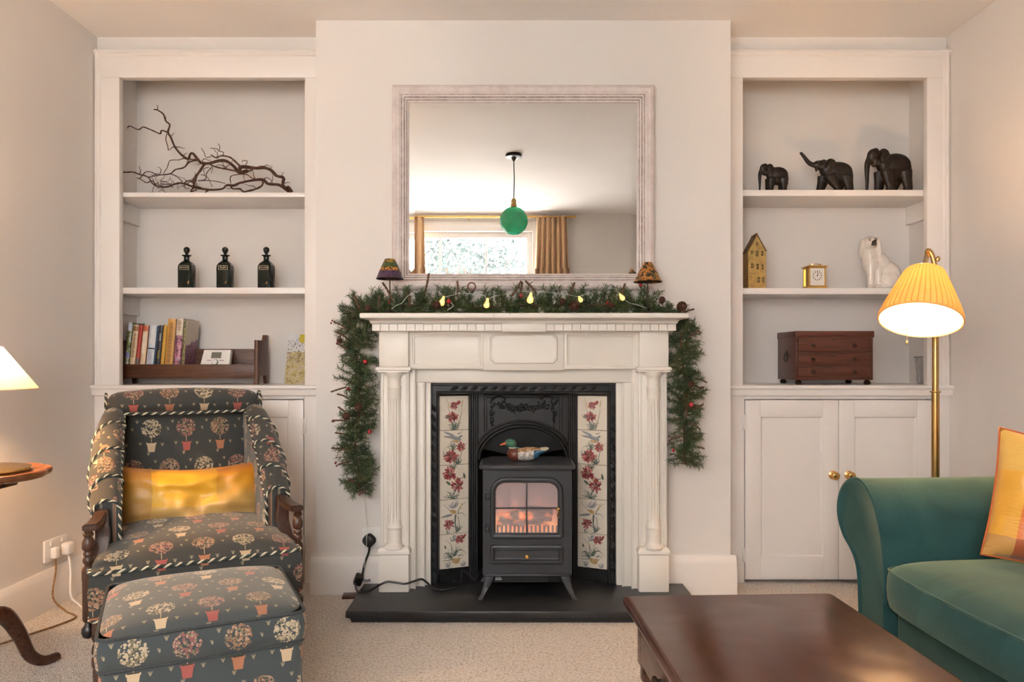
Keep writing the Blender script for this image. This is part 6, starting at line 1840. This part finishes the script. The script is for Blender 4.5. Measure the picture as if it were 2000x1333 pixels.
for k in range(NSPR):
    d = cum[-1] * (k + rr.random()) / NSPR
    p, tg = on_spine(d)
    rnd = Vector((rr.gauss(0, 1), rr.gauss(0, 1), rr.gauss(0, 1)))
    side = (rnd - tg * rnd.dot(tg)).normalized()
    onshelf = -.60 < p.x < .66 and p.z > ZM
    if onshelf:
        side = Vector((side.x * .7, side.y * .7 - .22, side.z * .75 + .14)).normalized()
    else:
        side = Vector((side.x, side.y * .75 - .15, side.z * .7)).normalized()
    thin = 1.0
    if .60 < p.x < .74 and p.z > 1.12: thin = .5
    ends = min(d, cum[-1] - d)
    ln = rr.uniform(.045, .088) * thin * (.7 + .3 * min(1, ends / .05))
    ax = (side * 1.0 + tg * rr.uniform(-.7, .7)).normalized()
    q = p + side * .004
    tip = q + ax * ln
    if tip.y > 3.085: ax.y *= -.4; ax.normalize(); tip = q + ax * ln
    if onshelf and tip.z < ZM + .006: ax.z = (ZM + .008 - q.z) / ln; ax.normalize(); tip = q + ax * ln
    sticks.append((q, tip))
    nn = int(60 * (ln / .08))
    u1 = ax.cross(Vector((.3, .5, .8))).normalized(); u2 = ax.cross(u1)
    for j in range(nn):
        s = (j + rr.random()) / nn
        a = rr.uniform(0, 2 * PI)
        b0 = q + ax * ln * s
        dr_ = ((u1 * math.cos(a) + u2 * math.sin(a)) * .85 + ax * rr.uniform(.35, 1.0)).normalized()
        L_ = rr.uniform(.016, .026) * (1 if thin == 1 else .8)
        wv_ = dr_.cross(Vector((rr.gauss(0, 1), rr.gauss(0, 1), rr.gauss(0, 1)))).normalized() * .00125
        e = b0 + dr_ * L_
        if e.y > 3.094: continue
        if e.z < ZM + .0005 and -.602 < e.x < .698 and e.y > 2.86 and e.z > 1.10: e.z = ZM + .001
        i0 = len(verts)
        verts += [b0 - wv_, b0 + wv_, e + wv_ * .4, e - wv_ * .4]
        faces.append((i0, i0 + 1, i0 + 2, i0 + 3))
me = bpy.data.meshes.new('needle_sprays')
pin = GL.matrix_basis.inverted()
me.from_pydata([tuple(pin @ v_) for v_ in verts], [], faces)
me.materials.append(M_needle)
o = bpy.data.objects.new('needle_sprays', me); COL.objects.link(o); o.parent = GL; o['kind'] = 'stuff'
g = G()
for a, b in sticks: g.tube([a, b], [.0016, .0009], 3, cap=False)
o = W(g, 'spray_stems', GL, M_stemb, 0); o['kind'] = 'stuff'
def gtwig(x0, y0_, x1, y1, Y, r=.0042, berries=0):
    a, b = at(x0, y0_, Y), at(x1, y1, Y - .012)
    if 1.1 < a.z < ZM + .012 and -.6 < a.x < .68: a.z = ZM + .012
    g = G(); P = catmull([a, a.lerp(b, .5) + Vector((.003, 0, .002)), b], 6); g.tube(P, lambda u: r * (1 + .18 * math.sin(u * 40)), 7); o = W(g, 'bare_twig', GL, M_stemb, 60)
    for k in range(berries):
        c_ = b + Vector((rr.uniform(-.010, .010), rr.uniform(-.01, .004), rr.uniform(-.008, .010)))
        g = G(); g.ell(c_, .0042, 8, 6); W(g, 'twig_berry', o, M_darkberry, 60)
M_darkberry = plain('dark_red_berry', (.14, .02, .022), .35, 0, .2)
M_berry = plain('crimson_berry', (.35, .018, .03), .22, 0, .2)
for q in ((758, 571, 747, 552), (698, 594, 689, 577), (739, 595, 739, 577), (831, 568, 838, 534), (798, 582, 795, 566), (893, 562, 893, 549), (1008, 560, 1018, 549), (1038, 556, 1026, 549), (1114, 568, 1122, 552), (1214, 565, 1221, 554), (1017, 560, 1020, 551)): gtwig(q[0] - (q[2] - q[0]) * .8, q[1] + 18, q[2], q[3], 2.93)
for q in ((665, 644, 651, 629, 3), (668, 665, 655, 648, 0), (664, 683, 657, 672, 2), (662, 757, 646, 766, 0), (668, 779, 658, 770, 0), (669, 815, 660, 795, 0), (664, 823, 649, 822, 3), (672, 880, 647, 876, 0), (668, 903, 660, 908, 3), (700, 958, 703, 966, 2), (668, 852, 654, 846, 0), (695, 935, 686, 942, 2)): gtwig(q[0] + 14, q[1], q[2], q[3], 2.97, .0034, q[4])
for q in ((1372, 740, 1381, 748, 0), (1366, 800, 1374, 790, 0), (1318, 852, 1310, 858, 2), (1362, 873, 1376, 877, 0), (1360, 826, 1368, 840, 0), (1356, 660, 1361, 650, 2), (1350, 610, 1356, 604, 0), (1362, 752, 1370, 760, 2)): gtwig(q[0] + (14 if q[0] < 1330 else -14), q[1], q[2], q[3], 2.97, .0034, q[4])
g = G(); g.tube([at(921 + 7.5 * math.cos(a), 560 + 7.5 * math.sin(a), 2.93) for a in [2 * PI * k / 20 for k in range(20)]], .0028, 7, closed=True); W(g, 'twig_ring', GL, plain('red_brown_vine', (.15, .05, .035), .7), 60)
# pine cones: scales in a spiral round a core
M_cone = plain('pine_cone_scale', (.13, .055, .035), .6, 0, .35, 120)
def cone_mesh(n=64, L=.040, R=.017):
    g = G(); g.lathe([(.004, 0), (.010, L * .25), (.009, L * .6), (.003, L)], 8)
    for i in range(n):
        t_ = (i + .5) / n; a = i * 2.39996; z = L * t_; r = R * math.sin(PI * (.12 + .80 * t_)) ** .8
        M0 = Matrix.Rotation(a, 4, 'Z') @ Matrix.Translation((r * .55, 0, z)) @ Matrix.Rotation(-.65, 4, 'Y')
        w2 = .0042; l2 = r * .62
        V = [M0 @ Vector(c_) for c_ in ((0, -w2 * .5, 0), (l2 * .7, -w2, .0005), (l2, 0, .0022), (l2 * .7, w2, .0005), (0, w2 * .5, 0), (l2 * .6, 0, -.0022))]
        q = [g.v(x) for x in V]
        g.f([q[0], q[1], q[2], q[3], q[4]])
        for a_, b_ in ((0, 1), (1, 2), (2, 3), (3, 4)): g.f([q[b_], q[a_], q[5]])
    return g.mesh('pine_cone', M_cone, 30)
cm = cone_mesh()
for px, py, Y, s, rx, ry in ((853, 599, 2.915, .85, 1.4, .5), (1120, 600, 2.915, 1.0, 1.5, .1), (1098, 592, 2.915, .7, 1.4, -.3), (1327, 797, 2.925, 1.05, 1.45, .7), (718, 604, 2.92, .7, 1.4, 1.0), (667, 668, 2.93, .6, 1.3, -.8), (702, 795, 2.92, .8, 1.5, .4), (1293, 590, 2.93, .7, 1.2, -.6), (1348, 752, 2.93, .7, 1.4, -.7), (676, 815, 2.925, .75, 1.3, .9), (1190, 597, 2.92, .6, 1.4, .3)):
    p = at(px, py, Y - .028); s *= 1.2
    if -.6 < p.x < .68: p.z = max(p.z, ZM + .018 * s)
    share('pine_cone', cm, GL, pin @ p, (rx, ry, 0), (s, s, s))
g = G(); g.ell((0, 0, 0), .0098, 14, 10); bmh = g.mesh('red_berry', M_berry, 60)
for px, py, Y, s in ((877, 589, 2.905, 1), (1018, 578, 2.91, .95), (713, 707, 2.92, .95), (722, 844, 2.92, .9), (1350, 791, 2.92, 1.05), (1187, 592, 2.905, .75), (1195, 597, 2.905, .7), (760, 590, 2.91, .7), (1251, 557, 2.92, .7), (1315, 880, 2.93, .6), (680, 760, 2.92, .6)):
    share('red_berry', bmh, GL, pin @ at(px, py, Y), (0, 0, 0), (s, s, s))

# fairy lights lying in the garland
FLT = thing('fairy_lights', 'string of warm pear shaped fairy bulbs woven through the garland', 'string lights', (FCX, 2.92, ZM))
M_wire = plain('clear_white_wire', (.62, .66, .62), .3)
wp = [at(x, y, 2.90 if y > 575 else 2.93) for x, y in ((764, 605), (772, 598), (785, 592), (800, 576), (835, 566), (858, 571), (866, 580), (880, 578), (900, 573), (925, 575), (945, 577), (951, 585), (968, 578), (1000, 574), (1018, 570), (1036, 570), (1060, 570), (1090, 574), (1115, 577), (1130, 580), (1150, 573), (1175, 572), (1195, 563), (1206, 570), (1214, 576), (1225, 590), (1245, 596), (1262, 602))]
for p in wp: p.z = max(p.z, ZM + .004)
g = G(); g.tube(catmull(wp, 6), .0012, 5); W(g, 'wire', FLT, M_wire)
g = G(); g.tube(catmull([at(880, 590, 2.895), at(885, 598, 2.89), at(874, 606, 2.89)], 5), .0012, 5); W(g, 'wire', FLT, M_wire)
ML = Mat('warm_bulb_glass', (1, .75, .25), .1); ML.set('Emission Color', (1, .62, .16, 1)); ML.set('Emission Strength', 2.3)
vv = ML.voro(ML.coord(), 130); ML.set('Emission Strength', E(ML.nt, vv) * 1.6 + .12)
g = G(); g.lathe([(.0015, .020), (.0045, .018), (.005, .013), (.0065, .007), (.0105, -.002), (.0120, -.010), (.010, -.0165), (.005, -.020), (.001, -.021)], 16); pm = g.mesh('fairy_bulb', ML.m, 60)
pf = FLT.matrix_basis.inverted()
for px, py, rx, ry, s in ((864, 588, .1, .35, 1), (951, 592, .1, .2, 1), (1036, 582, .1, .12, 1.1), (1133, 584, .9, -.6, .8), (1214, 580, .6, -.7, .85)):
    share('fairy_bulb', pm, FLT, pf @ at(px, py, 2.898), (rx, ry, 0), (s, s, s))
FW = [at(711, 962, 3.05), at(714, 1000, 3.07), at(718, 1035, 3.055), at(716, 1050, 3.045), at(716, 1066, 3.045), at(712, 1100, 3.045), at(708, 1128, 3.04)]
g = G(); g.tube(catmull(FW, 6), .0014, 5); W(g, 'lead', FLT, M_wire)

# pair of small shade lamps standing on the mantel
def mantel_lamp(px, pyb, pyt, hw_px, tw_px, mat, label):
    Y = 2.925; x = PX(px, Y)
    t = thing('tealight_lamp', label, 'candle lamp', (x, Y, ZM), group='little shade lamps on the mantel')
    zb, zt = PZ(pyb, Y) - ZM, PZ(pyt, Y) - ZM; rb, rt_ = hw_px * Y / F, tw_px * Y / F
    g = G(); g.lathe([(.034, 0), (.034, .004), (.026, .009), (.008, .013), (.004, .02)], 24); g.obj('base', M_bronze, t, 50)
    g = G(); g.lathe([(.0026, .015), (.0026, zb + .02)], 8); g.obj('stem', M_bronze, t)
    g = G(); g.lathe([(.006, zb - .004), (.019, zb - .001), (.019, zb + .012), (.006, zb + .012)], 18); g.obj('candle_cup', M_bronze, t)
    g = G(); g.lathe([(rb, zb), (rb * .62 + rt_ * .38, zb + (zt - zb) * .42), (rt_ * 1.05, zt - .002), (rt_ * .98, zt), (rt_ * .9, zt)], 40, cap=False); g.obj('shade', mat, t, 60)
    g = G(); g.tube([(rb * math.cos(a), rb * math.sin(a), zb) for a in [2 * PI * k / 32 for k in range(32)]], .0014, 5, closed=True); g.obj('shade_trim', M_bronze, t)
    for k in range(3):
        a = k * 2.1; g = G(); g.tube([(0, 0, zb + .014), (rt_ * .9 * math.cos(a), rt_ * .9 * math.sin(a), zt - .008)], .0010, 4); g.obj('shade_carrier', M_bronze, t)
M = Mat('mosaic_green_orange_purple', (.2, .1, .2), .35)
Z_ = M.xyz()[2]; vc = M.n('TexVoronoi'); vc.inputs['Scale'].default_value = 130; M.l(M.coord(), vc.inputs['Vector']); rn_ = M.noise(M.coord(), 60, 3, .7)
h_ = (Z_ - .135) / .078
bc = M.ramp(h_ + (rn_ - .5) * .14, [(0, (.075, .035, .085)), (.42, (.17, .06, .10)), (.48, (.55, .22, .03)), (.64, (.06, .10, .03)), (.90, (.35, .20, .03))], 'CONSTANT')
M.set('Base Color', M.mix(E(M.nt, vc.outputs['Distance']).gt(.62), bc, (.015, .012, .012))); M_mos1 = M.m
M = Mat('mosaic_amber_flowers', (.3, .1, .03), .35)
vc = M.n('TexVoronoi'); vc.inputs['Scale'].default_value = 110; M.l(M.coord('Object', (1, 1, .5)), vc.inputs['Vector']); rn_ = M.noise(M.coord('Object', (1, 1, .6)), 55, 3, .7)
bc = M.ramp(rn_, [(.34, (.10, .085, .02)), (.45, (.42, .12, .03)), (.53, (.50, .26, .03)), (.60, (.30, .05, .04)), (.68, (.16, .14, .03))], 'CONSTANT')
M.set('Base Color', M.mix(E(M.nt, vc.outputs['Distance']).gt(.62), bc, (.02, .014, .01))); M_mos2 = M.m
mantel_lamp(761.5, 545, 506.5, 26.5, 10, M_mos1, 'little candle lamp with green, orange and purple mosaic shade')
mantel_lamp(1265, 551, 513, 27.5, 8, M_mos2, 'little candle lamp with amber and red mosaic shade')
